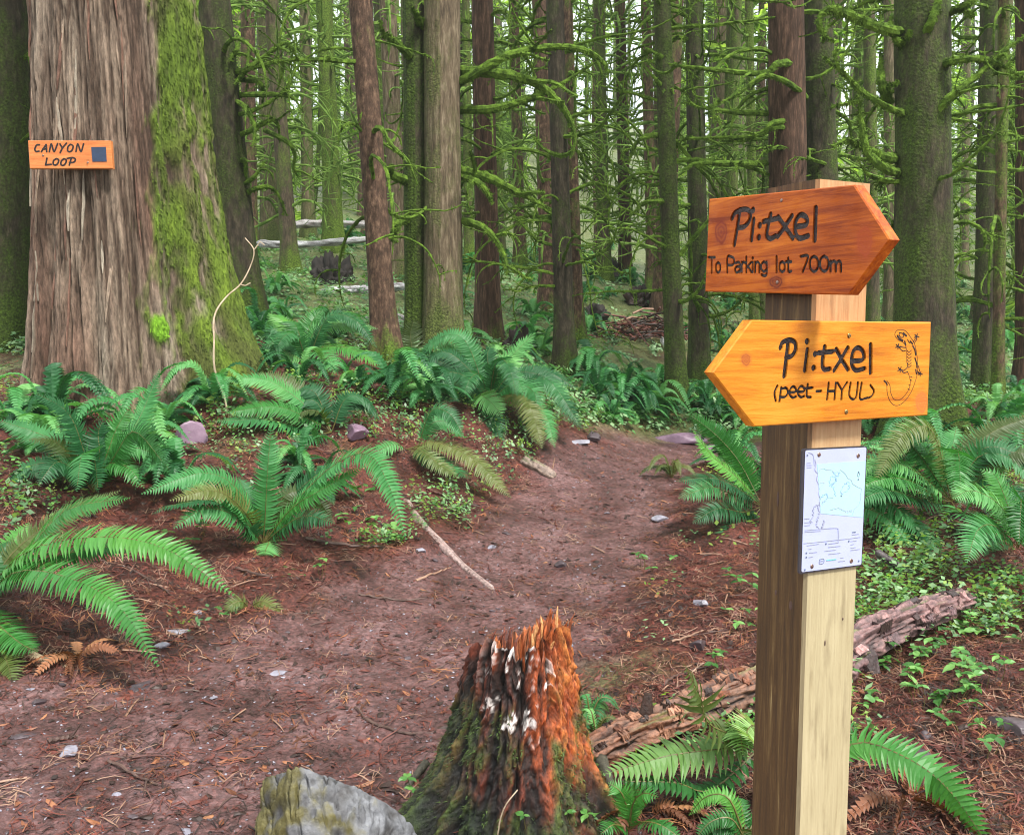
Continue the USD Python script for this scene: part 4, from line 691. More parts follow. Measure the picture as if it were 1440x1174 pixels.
ink("map_trails", "print_blue", 0.0007, wig([(450, 300), (430, 330), (380, 340), (370, 400), (400, 420), (415, 490)], 6), wig([(520, 380), (480, 400), (460, 470), (510, 440), (525, 400)], 7), wig([(300, 500), (340, 470), (350, 500), (310, 550)], 8), wig([(400, 300), (420, 360), (385, 400)], 9))
ink("legend_text", "print_grey", 0.0007, *[[(a, c), (a2, c2)] for a, c, a2, c2 in ((190, 228, 222, 226), (190, 245, 230, 243), (190, 262, 228, 260), (172, 665, 212, 662), (172, 695, 236, 690), (172, 718, 215, 714), (175, 768, 300, 760), (190, 875, 285, 862), (205, 903, 228, 900), (210, 932, 270, 926), (205, 968, 238, 962), (360, 862, 440, 852), (360, 888, 455, 878), (330, 918, 418, 908), (360, 943, 455, 932), (535, 842, 582, 835), (535, 868, 560, 863), (535, 893, 575, 888), (535, 912, 606, 902), (545, 790, 600, 784), (440, 1000, 492, 994), (455, 972, 480, 968))])
ink("map_symbols", "print_ink", 0.0017, [(596, 300)], [(594, 358)], [(460, 487)], [(195, 168)], [(175, 1066)], [(598, 997)], [(187, 935)], [(186, 968)], [(341, 862)], [(520, 842)]); ink("scale_bar", "print_ink", 0.0016, [(550, 772), (573, 769)]); ink("compass", "print_ink", 0.0007, [(596, 300), (606, 318), (595, 336), (586, 318), (596, 300)])
ink("sponsor_marks", "print_ink", 0.0006, [(290, 985), (322, 980), (322, 1012), (290, 1018), (290, 985)], [(296, 1000), (318, 997)]); ink("sponsor_marks", "print_teal", 0.0016, [(346, 992), (362, 990)], [(368, 990), (384, 988)], [(390, 988), (418, 984)])
for (a, c) in ((288, 163), (595, 172), (232, 1040), (541, 998)): screw(pp, mp_, 1100 + a / 5.59, 610 + c / 5.59, 0.0048, "rusty_metal")

# ---------------------------------------------------------------- small sign on the giant cedar
def tree_sign():
    yb = cedar_c[1] - 0.775; o = P(98, 218, yb); m = frame(o, norm([1, 0.06, 0]), norm([-0.06, 1, 0]))
    tl = lambda l: [to_plane(m, 20 + a / 9, 180 + c / 9) for a, c in l]
    S = thing("trail_sign", "small orange plank lettered CANYON LOOP nailed to the giant cedar", "sign", o)
    out = Polygon(tl([(172, 160), (1222, 163), (1245, 515), (195, 515)])); c = 0.004; th = 0.045
    inn = np.array(out.buffer(-c, join_style=2).exterior.coords)[:-1]; ou = np.array(out.exterior.coords)[:-1]
    body = m3.Manifold.hull_points([[x, d, z] for (x, z), d in [(q, 0.0) for q in inn] + [(q, c) for q in ou] + [(q, th) for q in ou]])
    kx = [(*tl([(365, 355)])[0], 0.014, 0.014, (0.25, 0.08, 0.03)), (*tl([(930, 410)])[0], 0.016, 0.01, (0.3, 0.1, 0.03)), (*tl([(922, 465)])[0], 0.008, 0.016, (0.3, 0.1, 0.03))]
    wood("cedar_plank", [(0.25, (0.36, 0.10, 0.028)), (0.5, (0.52, 0.17, 0.05)), (0.75, (0.64, 0.27, 0.09))], kx, rough=0.5, coat=0.0)
    mm = rel(m, o); bp = part(S, "plank", arr(body), "cedar_plank", smooth=25, matrix=mm)
    Lc = [[(320, 215), (285, 220), (262, 265), (275, 298), (315, 296)], [(345, 302), (405, 212), (412, 302)], [(360, 272), (412, 268)], [(445, 302), (470, 205), (505, 300), (550, 200)], [(580, 205), (610, 258)], [(662, 195), (610, 258), (582, 315)], [(712, 210), (682, 240), (678, 290), (705, 303), (735, 280), (745, 230), (712, 210)], [(782, 300), (805, 205), (845, 300), (878, 205)],
          [(415, 385), (398, 470), (468, 462)], [(535, 390), (500, 415), (495, 460), (525, 472), (555, 445), (562, 405), (535, 390)], [(630, 392), (598, 420), (592, 462), (620, 476), (650, 450), (658, 408), (630, 392)], [(722, 390), (698, 472)], [(672, 388), (740, 378), (775, 400), (755, 435), (700, 442)]]
    part(S, "lettering", flat(unary_union([LineString(tl(sm(l) if len(l) > 3 else l)).buffer(0.0062) for l in Lc]), 0.0, 0.0015), "black_carving", matrix=mm)
    part(S, "trail_marker", arr(man(Polygon(tl([(975, 245), (1160, 242), (1172, 428), (992, 430)])), -0.003, 0.001)), "navy_paint", matrix=mm, label="dark navy square trail marker")
    for a, c_ in ((365, 350), (930, 440)):
        x, z = tl([(a, c_)])[0]; part(S, "nail", (np.array(trimesh.creation.icosphere(1, 1.0).vertices) * [0.008, 0.004, 0.008] + [x, 0, z], trimesh.creation.icosphere(1, 1.0).faces), "rusty_metal", smooth=True, matrix=mm)
tree_sign()
# ---------------------------------------------------------------- stump in front
def stump():
    c = P(722, 1140, 2.95); g = on(c[0], c[1]); Hs = P(722, 860, 2.95)[2] - g[2]
    T = thing("broken_stump", "rotting orange and black stump with jagged top and white fungus beside the post", "tree stump", g)
    k, nz = 260, 170; th = np.linspace(-np.pi, np.pi, k, endpoint=False); s = np.linspace(0, 1, nz)
    top = Hs * (0.86 + 0.07 * np.sin(th * 2 + 0.4)) + Hs * np.exp(-((np.angle(np.exp(1j * (th + 0.9)))) / 0.55) ** 2) * 0.10 - Hs * 0.16 * np.exp(-((np.angle(np.exp(1j * (th - 2.9)))) / 0.7) ** 2)
    jag = fbm(np.stack([np.cos(th) * 14, np.sin(th) * 14, 0 * th], -1), 3, 61); top = top + (jag - 0.5) * Hs * 0.20 * (0.5 + np.exp(-((np.angle(np.exp(1j * (th + 0.8)))) / 0.7) ** 2))
    S, T2 = np.meshgrid(s, th, indexing="ij"); Z = -0.12 + (top[None] + 0.12) * S; zr = np.clip(Z / Hs, -0.1, 1.1)
    r = 0.123 + 0.135 * (1 - zr) + 0.04 * np.exp(-zr / 0.16)
    lobe = 0
    for a, wd, am in ((-2.75, 0.35, 0.16), (-0.25, 0.3, 0.11), (-1.2, 0.3, 0.07), (1.5, 0.5, 0.1), (-1.9, 0.25, 0.05)): lobe = lobe + 0.85 * am * np.exp(-((np.angle(np.exp(1j * (T2 - a)))) / wd) ** 2)
    r = r + lobe * np.exp(-zr / 0.3)
    fl = fbm(np.stack([np.cos(T2) * 8, np.sin(T2) * 8, zr * 1.2], -1), 3, 62); Tw = T2 + 0.35 * (fbm(np.stack([np.cos(T2) * 3, np.sin(T2) * 3, zr * 5], -1), 3, 70) - 0.5); fl2 = fbm(np.stack([np.cos(Tw) * 20, np.sin(Tw) * 20, zr * 7], -1), 4, 63); mb = fbm(np.stack([np.cos(T2) * 3, np.sin(T2) * 3, zr * 4], -1), 5, 64)
    r = r + (fl - 0.5) * 0.095 + (fl2 - 0.5) * 0.05
    cx = 0.035 * zr
    X, Y = cx + r * np.cos(T2), r * np.sin(T2) * 0.92; fl3 = fbm(np.stack([X * 60, Y * 60, Z * 38], -1), 3, 69)
    ang = np.angle(np.exp(1j * (T2 + np.pi / 2)))
    moss = np.clip((0.46 - zr) * 2.6 + (mb - 0.5) * 5 + (fl2 - 0.5) * 2 - 0.6 * np.exp(-((ang - 0.25) / 0.18) ** 2) - 0.3 * np.exp(-((ang - 1.1) / 0.3) ** 2), 0, 1)
    moss = np.maximum(moss, np.clip((-ang - 0.75) * 3, 0, 1) * np.clip((0.75 - zr) * 3 + (mb - .5) * 3, 0, 1) * 0.8)
    orange = np.clip(-0.02 + (ang - 0.02) * 1.7 + (fl - 0.5) * 5.5 + (mb - 0.5) * 4.0 + (fl2 - 0.5) * 2, 0, 1) * np.clip(zr * 2.5 + 0.2, 0, 1)
    white = np.clip((fbm(np.stack([np.cos(T2) * 6, np.sin(T2) * 6, zr * 11], -1), 4, 66) - 0.60) * 22 + (fl3 - 0.5) * 16 - 2.0, 0, 1) * np.clip((zr - 0.42) * 6, 0, 1) * np.clip(1.4 - np.abs(ang - 0.02) * 1.5, 0, 1)
    white = np.maximum(white, np.clip((zr - 0.84) * 10 + (fl2 - 0.5) * 6 + (fl3 - 0.5) * 10 - 0.5, 0, 1) * np.exp(-((ang + 0.25) / 0.4) ** 2) * 0.9 * (fl2 > 0.47))
    dark = np.array([0.018, 0.008, 0.006]); org = np.array([0.235, 0.046, 0.010]); og2 = np.array([0.40, 0.135, 0.032]); red = np.array([0.095, 0.02, 0.009])
    lc = lambda a, b, t: a * (1 - t[..., None]) + b * t[..., None]
    col = lc(np.broadcast_to(dark, Z.shape + (3,)), np.broadcast_to(red, Z.shape + (3,)), np.clip((fl2 - 0.45) * 5, 0, 1)); oc = lc(np.broadcast_to(org, col.shape), np.broadcast_to(og2, col.shape), np.clip((fl2 - 0.45) * 4, 0, 1) * np.clip((ang - 0.3) * 2, 0, 1))
    col = lc(col, oc, orange); mc = lc(np.broadcast_to([0.008, 0.015, 0.006], col.shape), np.broadcast_to([0.042, 0.072, 0.012], col.shape), np.clip((fl2 - 0.4) * 3.5, 0, 1))
    col = lc(col, mc, moss * 0.92); col = lc(col, np.broadcast_to([0.78, 0.72, 0.68], col.shape), white)
    col = col * (1 - 0.85 * np.clip((0.45 - fl) * 7, 0, 1))[..., None] * (1 - 0.7 * np.clip((0.42 - fl2) * 9, 0, 1))[..., None]
    col = col * np.clip(0.35 + 1.3 * fl3, 0.4, 1.5)[..., None]; X, Y = X + (fl3 - 0.5) * 0.022 * np.cos(T2), Y + (fl3 - 0.5) * 0.022 * np.sin(T2)
    v = np.stack([g[0] + X, g[1] + Y, g[2] + Z], -1)
    i = np.arange(nz - 1)[:, None] * k; j = np.arange(k); j2 = (j + 1) % k; qd = np.stack([i + j, i + j2, i + k + j2, i + k + j], -1).reshape(-1, 4)
    part(T, "stump_body", (v.reshape(-1, 3), qd), "tinted_wood", smooth=40, tint=None) if False else part(T, "stump_body", (v.reshape(-1, 3), qd), "tinted_wood", smooth=True, tint=col.reshape(-1, 3))
    # hollow broken inside
    rim = v[-1]; ctr = rim.mean(0); rings = [rim]
    for f_, dz in ((0.82, -0.03), (0.55, -0.09), (0.2, -0.14)):
        w = ctr + (rim - ctr) * f_; w[:, 2] += dz + 0.05 * (fbm(w * 40, 3, 68) - 0.5) * 2; rings.append(w)
    rv = np.vstack(rings + [ctr[None] - [0, 0, 0.15]]); n = len(rings); i = np.arange(n - 1)[:, None] * k
    qd = np.stack([i + j, i + j2, i + k + j2, i + k + j], -1).reshape(-1, 4); f = np.vstack([qd[:, :3], qd[:, [0, 2, 3]], [[(n - 1) * k + a, (n - 1) * k + (a + 1) % k, n * k] for a in range(k)]])
    part(T, "broken_top", (rv, f), "tinted_wood", smooth=False, tint=np.tile([0.30, 0.09, 0.03], (len(rv), 1)) * np.random.default_rng(3).uniform(0.3, 1.4, (len(rv), 1)))
    rg = np.random.default_rng(31)
    for sidx in range(58):
        a = rg.normal(-0.85, 0.42) if sidx < 40 else rg.uniform(-2.9, 0.2); jj = int((a + np.pi) / (2 * np.pi) * k) % k; rimp = v[-1, jj]; inn_ = rimp + (ctr - rimp) * rg.uniform(0.0, 0.35)
        h = rg.uniform(0.03, 0.085) * (1.0 if sidx < 40 else 0.7); w = rg.uniform(0.004, 0.010); az = rg.uniform(0, 3.1); u_ = np.array([math.cos(az), math.sin(az), 0]); n_ = np.array([-u_[1], u_[0], 0])
        tip = inn_ + np.array([rg.normal(0.012, 0.018), rg.normal(0, 0.018), h]); b0 = inn_ - [0, 0, 0.06]
        mid = inn_ * 0.5 + tip * 0.5
        vv = np.array([b0 - u_ * w, b0 + n_ * w * 0.8, b0 + u_ * w, b0 - n_ * w * 0.8, mid - u_ * w * 0.8, mid + n_ * w * 0.7, mid + u_ * w * 0.8, mid - n_ * w * 0.7, tip - u_ * w * 0.25, tip + u_ * w * 0.2 + n_ * 0.001])
        ff = [[a_, (a_ + 1) % 4, 4 + (a_ + 1) % 4] for a_ in range(4)] + [[a_, 4 + (a_ + 1) % 4, 4 + a_] for a_ in range(4)] + [[4, 5, 8], [7, 4, 8], [5, 6, 9], [6, 7, 9], [5, 9, 8], [7, 8, 9]]
        bc = np.array([0.28, 0.065, 0.016]) if rg.random() < 0.7 else np.array([0.5, 0.24, 0.09])
        if a < -1.75: bc = np.array([0.12, 0.03, 0.015])
        part(T, "splinter", (vv, ff), "tinted_wood", tint=np.tile(bc * rg.uniform(0.6, 1.2), (10, 1)))
    # mossy fuzz on the lower body
    ii = np.argwhere((moss > 0.5) & (zr > 0.0)); ii = ii[rg.choice(len(ii), 5000)]; a = v[ii[:, 0], ii[:, 1]]
    ow = np.stack([np.cos(th[ii[:, 1]]), np.sin(th[ii[:, 1]]), 0 * th[ii[:, 1]]], -1); tn = np.stack([-ow[:, 1], ow[:, 0], 0 * ow[:, 0]], -1)
    tp = norm(ow + rg.normal(0, 0.6, (len(ii), 3)) + [0, 0, 0.1]); l = rg.uniform(0.005, 0.018, (len(ii), 1)); w = rg.uniform(0.0015, 0.0035, (len(ii), 1))
    vv = np.stack([a - tn * w, a + tn * w, a + tp * l], 1).reshape(-1, 3); tc = np.repeat(mc[ii[:, 0], ii[:, 1]] * rg.uniform(0.8, 1.9, (len(ii), 1)), 3, 0)
    tag(part(T, "moss_cover", (vv, np.arange(len(vv)).reshape(-1, 3)), "tinted_wood", tint=tc), kind="stuff")
    for pl, r0 in (([(600, 1090), (575, 1108), (552, 1125)], 0.02), ([(845, 1085), (862, 1118), (872, 1150)], 0.03)):
        w = np.array([G(u, v_) for u, v_ in pl]); w[0, 2] += 0.05; w[1, 2] += 0.012; w[2, 2] -= 0.02; tv, tf = tube(spline(w, 16), np.linspace(r0 * 0.8, r0 * 0.25, 16), 10, rough=0.1, rng=rg)
        part(T, "root", (tv, tf), "tinted_wood", smooth=True, tint=np.tile([0.05, 0.045, 0.03], (len(tv), 1)))
    # bare thin root fibre hanging down the front
    w = np.array([P(728, 1110, 2.62), P(712, 1130, 2.6), P(704, 1150, 2.6), P(700, 1174, 2.6)]); part(T, "root", tube(spline(w, 10), 0.0025, 4), "dry_stem")
    return T
stump()

# ---------------------------------------------------------------- rock at the bottom edge
def rock(name, label, u, v, scale, seed, mt, amp=0.25, flat=9, sub=4, up=0.3, rz=0.0, catn="rock", group=None, colfn=None, pos=None):
    g = G(u, v) if pos is None else pos
    vv, ff = icos(sub, (1, 1, 1), amp, 1.6, seed, flat)
    if colfn: col = colfn(vv)
    vv = vv * np.asarray(scale); c, s = math.cos(rz), math.sin(rz); vv = np.stack([vv[:, 0] * c - vv[:, 1] * s, vv[:, 0] * s + vv[:, 1] * c, vv[:, 2]], -1)
    T = thing(name, label, catn, g, group); part(T, "stone", (vv + g + [0, 0, scale[2] * up], ff), mt, smooth=32 if not colfn else True, tint=col if colfn else None); return T
def mossrock(v):
    n = fbm(v * 3.0 + 7, 4, 71); top = np.clip(v[:, 2] * 1.2 + v[:, 0] * 0.8 + (n - 0.5) * 5 - 0.35, 0, 1)[:, None]
    return np.array([0.085, 0.075, 0.028]) * (1 - top) + np.array([0.33, 0.33, 0.36]) * top
def big_rock():
    out = [(330, 1200), (352, 1150), (400, 1100), (436, 1070), (470, 1078), (520, 1115), (570, 1150), (600, 1185)]
    g = on(*P(455, 1174, 2.62)[:2]); T = thing("mossy_rock", "grey rock with olive moss at the bottom edge left of the stump", "rock", g)
    m = trimesh.creation.icosphere(6); d = np.array(m.vertices); n = fbm(d * 1.5 + 20, 5, 72) - 0.5; d = d * (1 + 0.35 * n)[:, None]
    rg = np.random.default_rng(12)
    for nx in ((0.75, -0.35, 0.55), (-0.6, -0.45, 0.62), (0.2, -0.9, 0.35), (0.1, 0.5, 0.8), (-0.95, 0, 0.2), (0.4, -0.6, 0.75)):
        nn = norm(nx); over = d @ nn - 0.62; d = d - np.maximum(over, 0)[:, None] * nn * 0.88
    n2 = fbm(d * 7, 4, 73) - 0.5; st = np.abs(fbm(d * [9, 3, 3] + 3, 3, 74) - 0.5); d = d + norm(d) * (n2 * 0.10 - np.clip(0.05 - st, 0, 1) * 0.9)[:, None]
    v = d * [0.30, 0.22, 0.34]; peak = np.array([-0.05, 0, 0]) * 0
    v[:, 0] -= 0.05 * (v[:, 2] > 0) * v[:, 2] / 0.3
    mo = np.clip((-v[:, 0] * 7 + 0.25) + (n2 * 5) + (fbm(d * 3, 3, 75) - 0.5) * 5 + np.clip(0.08 - v[:, 2], 0, 1) * 6, 0, 1)[:, None]
    lig = np.clip(0.5 + n2 * 3, 0, 1)[:, None]
    col = (np.array([0.045, 0.043, 0.043]) * (1 - lig) + np.array([0.15, 0.155, 0.168]) * lig) * (1 - mo) + np.array([0.06, 0.052, 0.016]) * mo * (0.6 + 0.8 * lig)
    top = P(438, 1072, 2.62)[2] - g[2]
    v[:, 2] = v[:, 2] / v[:, 2].max() * (top + 0.05) - 0.05
    part(T, "stone", (v + g, m.faces), "tinted_rock", smooth=True, tint=col)
big_rock()

# ---------------------------------------------------------------- fallen logs
def log(name, label, pl, r0, r1, seed, colors, catn="log", moss=0.2, k=64, n=140, y=None, mt="tinted_log", rough=0.16, taper_end=True, stubs=(), flakes=0):
    w = np.array([(P(*p_) if len(p_) == 3 else G(*p_)) for p_ in pl]); c = spline(w, n); r = np.linspace(r0, r1, n)
    if taper_end: r = r * np.minimum(1, 0.35 + 1.1 * np.sqrt(np.minimum(np.arange(n), np.arange(n)[::-1]) / (n * 0.10)))
    v, f = tube(c, r, k); th = np.tile(np.arange(k) / k * 2 * np.pi, n); s = np.repeat(np.linspace(0, 1, n), k)
    L = np.linalg.norm(np.diff(c, axis=0), axis=1).sum(); q = np.stack([np.cos(th) * 5, np.sin(th) * 5, s * L * 2.5], -1); q2 = np.stack([np.cos(th) * 7, np.sin(th) * 7, s * L * 16], -1)
    a = fbm(q, 4, seed) - 0.5; b_ = fbm(q2, 3, seed + 1) - 0.5; cc = np.repeat(c, k, 0); v = cc + (v - cc) * (1 + rough * 3.2 * a + rough * 1.6 * b_)[:, None]
    up = (v - cc)[:, 2] / np.repeat(r, k)
    t1 = np.clip(0.5 + a * 6, 0, 1)[:, None]; t2 = np.clip(0.5 + b_ * 6 + up * 0.25, 0, 1)[:, None]
    col = (np.array(colors[0]) * (1 - t1) + np.array(colors[1]) * t1) * (1 - t2 * 0.6) + np.array(colors[2]) * t2 * 0.6
    g = np.clip((fbm(q + 40, 4, seed + 2) - 0.5) * 6 + up * 0.6 - 0.9 + moss * 3, 0, 1)[:, None]; col = col * (1 - g) + np.array([0.07, 0.11, 0.02]) * g
    o = w.mean(0); T = thing(name, label, catn, o); part(T, "log_body", (v, f), mt, smooth=True, tint=col)
    rg = np.random.default_rng(seed)
    for _ in range(flakes):                                                       # plates of bark still clinging on
        i_ = rg.integers(4, n - 8); a_ = rg.uniform(-2.6, 0.6); jj = int((a_ % (2 * np.pi)) / (2 * np.pi) * k); wj, li = int(rg.integers(3, 7)), int(rg.integers(4, 12))
        rows = []
        for ii in range(i_, min(i_ + li, n - 1)):
            w0 = max(1, int(wj * (0.6 + 0.4 * rg.random())))
            rows.append([(v[ii * k + (jj - w0) % k], cc[ii * k]), (v[ii * k + jj % k], cc[ii * k]), (v[ii * k + (jj + w0) % k], cc[ii * k])])
        if len(rows) < 3: continue
        fv = np.array([[p_ + (p_ - q_) / np.linalg.norm(p_ - q_) * (0.003 + 0.008 * rg.random()) for p_, q_ in rw] for rw in rows]).reshape(-1, 3); m_ = len(rows)
        lo_ = np.array([[p_ - (p_ - q_) * 0.05 for p_, q_ in rw] for rw in rows]).reshape(-1, 3); ff_ = []
        for ii in range(m_ - 1):
            for jx in range(2): o_ = ii * 3 + jx; ff_ += [[o_, o_ + 1, o_ + 4], [o_, o_ + 4, o_ + 3]]
            for jx in (0, 2): o_ = ii * 3 + jx; ff_ += [[o_, o_ + 3, o_ + 3 + 3 * m_], [o_, o_ + 3 + 3 * m_, o_ + 3 * m_]]
        for e_ in (0, (m_ - 1) * 3):
            for jx in range(2): o_ = e_ + jx; ff_ += [[o_, o_ + 1, o_ + 1 + 3 * m_], [o_, o_ + 1 + 3 * m_, o_ + 3 * m_]]
        part(T, "bark_flake", (np.vstack([fv, lo_]), ff_), mt, tint=np.tile(np.array(colors[rg.choice(3, p=[0.45, 0.3, 0.25])]) * rg.uniform(0.6, 1.4), (6 * m_, 1)))
    for (i_, d_, l_, rr) in stubs:
        p0 = c[int(i_ * (n - 1))]; d_ = norm(d_); sv, sf = tube(np.array([p0, p0 + d_ * l_ * 0.5, p0 + d_ * l_]), [rr, rr * 0.9, rr * 0.55], 9, rough=0.15, rng=rg); part(T, "branch_stub", (sv, sf), mt, smooth=False, tint=np.tile(colors[0], (len(sv), 1)))
    return T
log("rotting_log", "purple grey rotting log with pale broken end right of the post", [(1165, 935, 3.75), (1230, 893, 3.9), (1300, 862, 4.15), (1362, 842, 4.4)], 0.085, 0.05, 201, [(0.035, 0.018, 0.017), (0.10, 0.055, 0.058), (0.27, 0.15, 0.14)], rough=0.34, moss=-0.05, flakes=34, stubs=((0.22, (0.25, -0.6, -0.7), 0.14, 0.055),))
log("rotting_log", "orange brown broken log lying between the stump and the post", [(822, 1066, 3.25), (900, 1026, 3.35), (990, 994, 3.45), (1085, 958, 3.6)], 0.055, 0.08, 202, [(0.03, 0.012, 0.007), (0.12, 0.04, 0.018), (0.26, 0.125, 0.075)], rough=0.36, moss=-0.15, flakes=36, stubs=((0.36, (0.1, 0.1, 1.0), 0.13, 0.028),))
log("short_log", "short split grey brown log at the left edge of the trail bend", [(735, 648), (758, 660), (780, 672)], 0.07, 0.045, 203, [(0.06, 0.035, 0.025), (0.20, 0.14, 0.11), (0.3, 0.22, 0.18)], moss=0.0, k=18, n=24, rough=0.25)
log("tree_root", "pale curved root running down the bank onto the trail", [(568, 705), (590, 735), (622, 768), (655, 800), (698, 832)], 0.04, 0.018, 204, [(0.16, 0.10, 0.09), (0.27, 0.18, 0.165), (0.33, 0.25, 0.23)], catn="root", moss=-0.2, k=14, n=50, rough=0.12)
log("fallen_branch", "broken pale branch piece at the left edge under the lit fern fronds", [(40, 920), (70, 932), (104, 941)], 0.022, 0.014, 205, [(0.16, 0.10, 0.06), (0.42, 0.3, 0.19), (0.5, 0.38, 0.25)], catn="branch", moss=-0.2, k=12, n=16)
log("bleached_log", "whitish log lying in the clearing, nearest of the bleached ones", [(412, 424, 14.6), (460, 413, 14.8), (520, 408, 15.0), (572, 402, 15.3)], 0.09, 0.07, 206, [(0.05, 0.04, 0.04), (0.26, 0.25, 0.25), (0.6, 0.61, 0.62)], rough=0.3, moss=-0.1, k=18, n=30)
log("bleached_log", "thin bleached log crossing in front of the bright green mossy trunk", [(360, 342, 18.6), (420, 344, 18.8), (500, 338, 19.0), (560, 336, 19.4)], 0.07, 0.055, 207, [(0.05, 0.04, 0.04), (0.24, 0.23, 0.23), (0.6, 0.61, 0.62)], rough=0.3, moss=-0.1, k=16, n=30)
log("bleached_log", "farthest bleached log behind the bright green mossy trunk", [(395, 318, 23.5), (450, 314, 24), (510, 316, 24), (590, 320, 24.5)], 0.10, 0.085, 208, [(0.05, 0.04, 0.035), (0.18, 0.155, 0.15), (0.48, 0.47, 0.48)], rough=0.3, moss=-0.05, k=16, n=30)
log("dark_log", "dark log behind the foot of the leaning trunk", [(470, 458, 12.8), (540, 456, 13.0), (590, 452, 13.3)], 0.13, 0.10, 209, [(0.03, 0.022, 0.02), (0.12, 0.09, 0.085), (0.45, 0.43, 0.44)], moss=-0.05, k=16, n=26)
log("dark_branch", "dark wet branch lying under the right hand ferns", [(1232, 775, 5.0), (1262, 795, 5.0), (1290, 810, 5.0), (1322, 816, 5.1)], 0.025, 0.02, 210, [(0.02, 0.012, 0.012), (0.06, 0.045, 0.045), (0.12, 0.10, 0.11)], catn="branch", moss=-0.2, k=12, n=24)
log("bleached_log", "white stick leaning on the brush pile by the straight mossy trunk", [(930, 475, 14.6), (940, 490, 14.4), (952, 505, 14.2)], 0.05, 0.03, 211, [(0.5, 0.5, 0.5), (0.7, 0.7, 0.7), (0.75, 0.75, 0.75)], moss=-0.3, k=10, n=10)
# stumps further back, a heap of brushwood
def small_stump(label, u, v, y, r, h, mt, seed):
    g = P(u, v, y); g = on(g[0], g[1]); vv, ff = icos(4, (r, r, h), 0.8, 2.6, seed, 0); vv[:, 2] = np.where(vv[:, 2] > 0, vv[:, 2] * (1 + 0.5 * (fbm(vv * [30, 30, 1], 2, seed) - 0.4)), vv[:, 2] * 0.3)
    T = thing("old_stump", label, "tree stump", g); part(T, "stump_body", (vv + g, ff), mt, smooth=40)
small_stump("black rotten stump behind the nearest bleached log", 466, 412, 15.9, 0.33, 0.42, "rotten_black_wood", 301)
small_stump("small reddish mossy stump right of the dark reddish furrowed trunk", 727, 488, 12.3, 0.17, 0.28, "litter_dark", 302)
small_stump("low dark stump between the curved dark trunk and the brush pile", 833, 455, 16.0, 0.25, 0.25, "rotten_black_wood", 303)
small_stump("low brown stump at the back left of the brush pile", 898, 420, 18.5, 0.25, 0.3, "litter_dark", 304)
small_stump("black stump far back beside the red brown trunk", 850, 385, 23.0, 0.5, 0.45, "rotten_black_wood", 305)
rg = np.random.default_rng(41); g = P(905, 478, 15.0); g = on(g[0], g[1]); T = thing("brush_pile", "heap of reddish dead branches behind the straight mossy trunk", "brush pile", g)
for i in range(150):
    a = rg.uniform(0, 6.28); c = g + np.array([rg.normal(0, 0.42), rg.normal(0, 0.4), 0]); c[2] = g[2] + 0.5 * rg.random() * max(0.1, 1 - np.hypot(*(c - g)[:2]) / 0.9); e = rg.normal(0, 0.3); L = rg.uniform(0.25, 0.75); d = np.array([math.cos(a) * math.cos(e), math.sin(a) * math.cos(e), math.sin(e)])
    part(T, "stick", tube(np.array([c - d * L / 2, c + [0, 0, 0.04], c + d * L / 2]), rg.uniform(0.006, 0.018), 4), ("litter_red", "litter_dark", "litter_pale")[rg.choice(3, p=[0.5, 0.4, 0.1])])

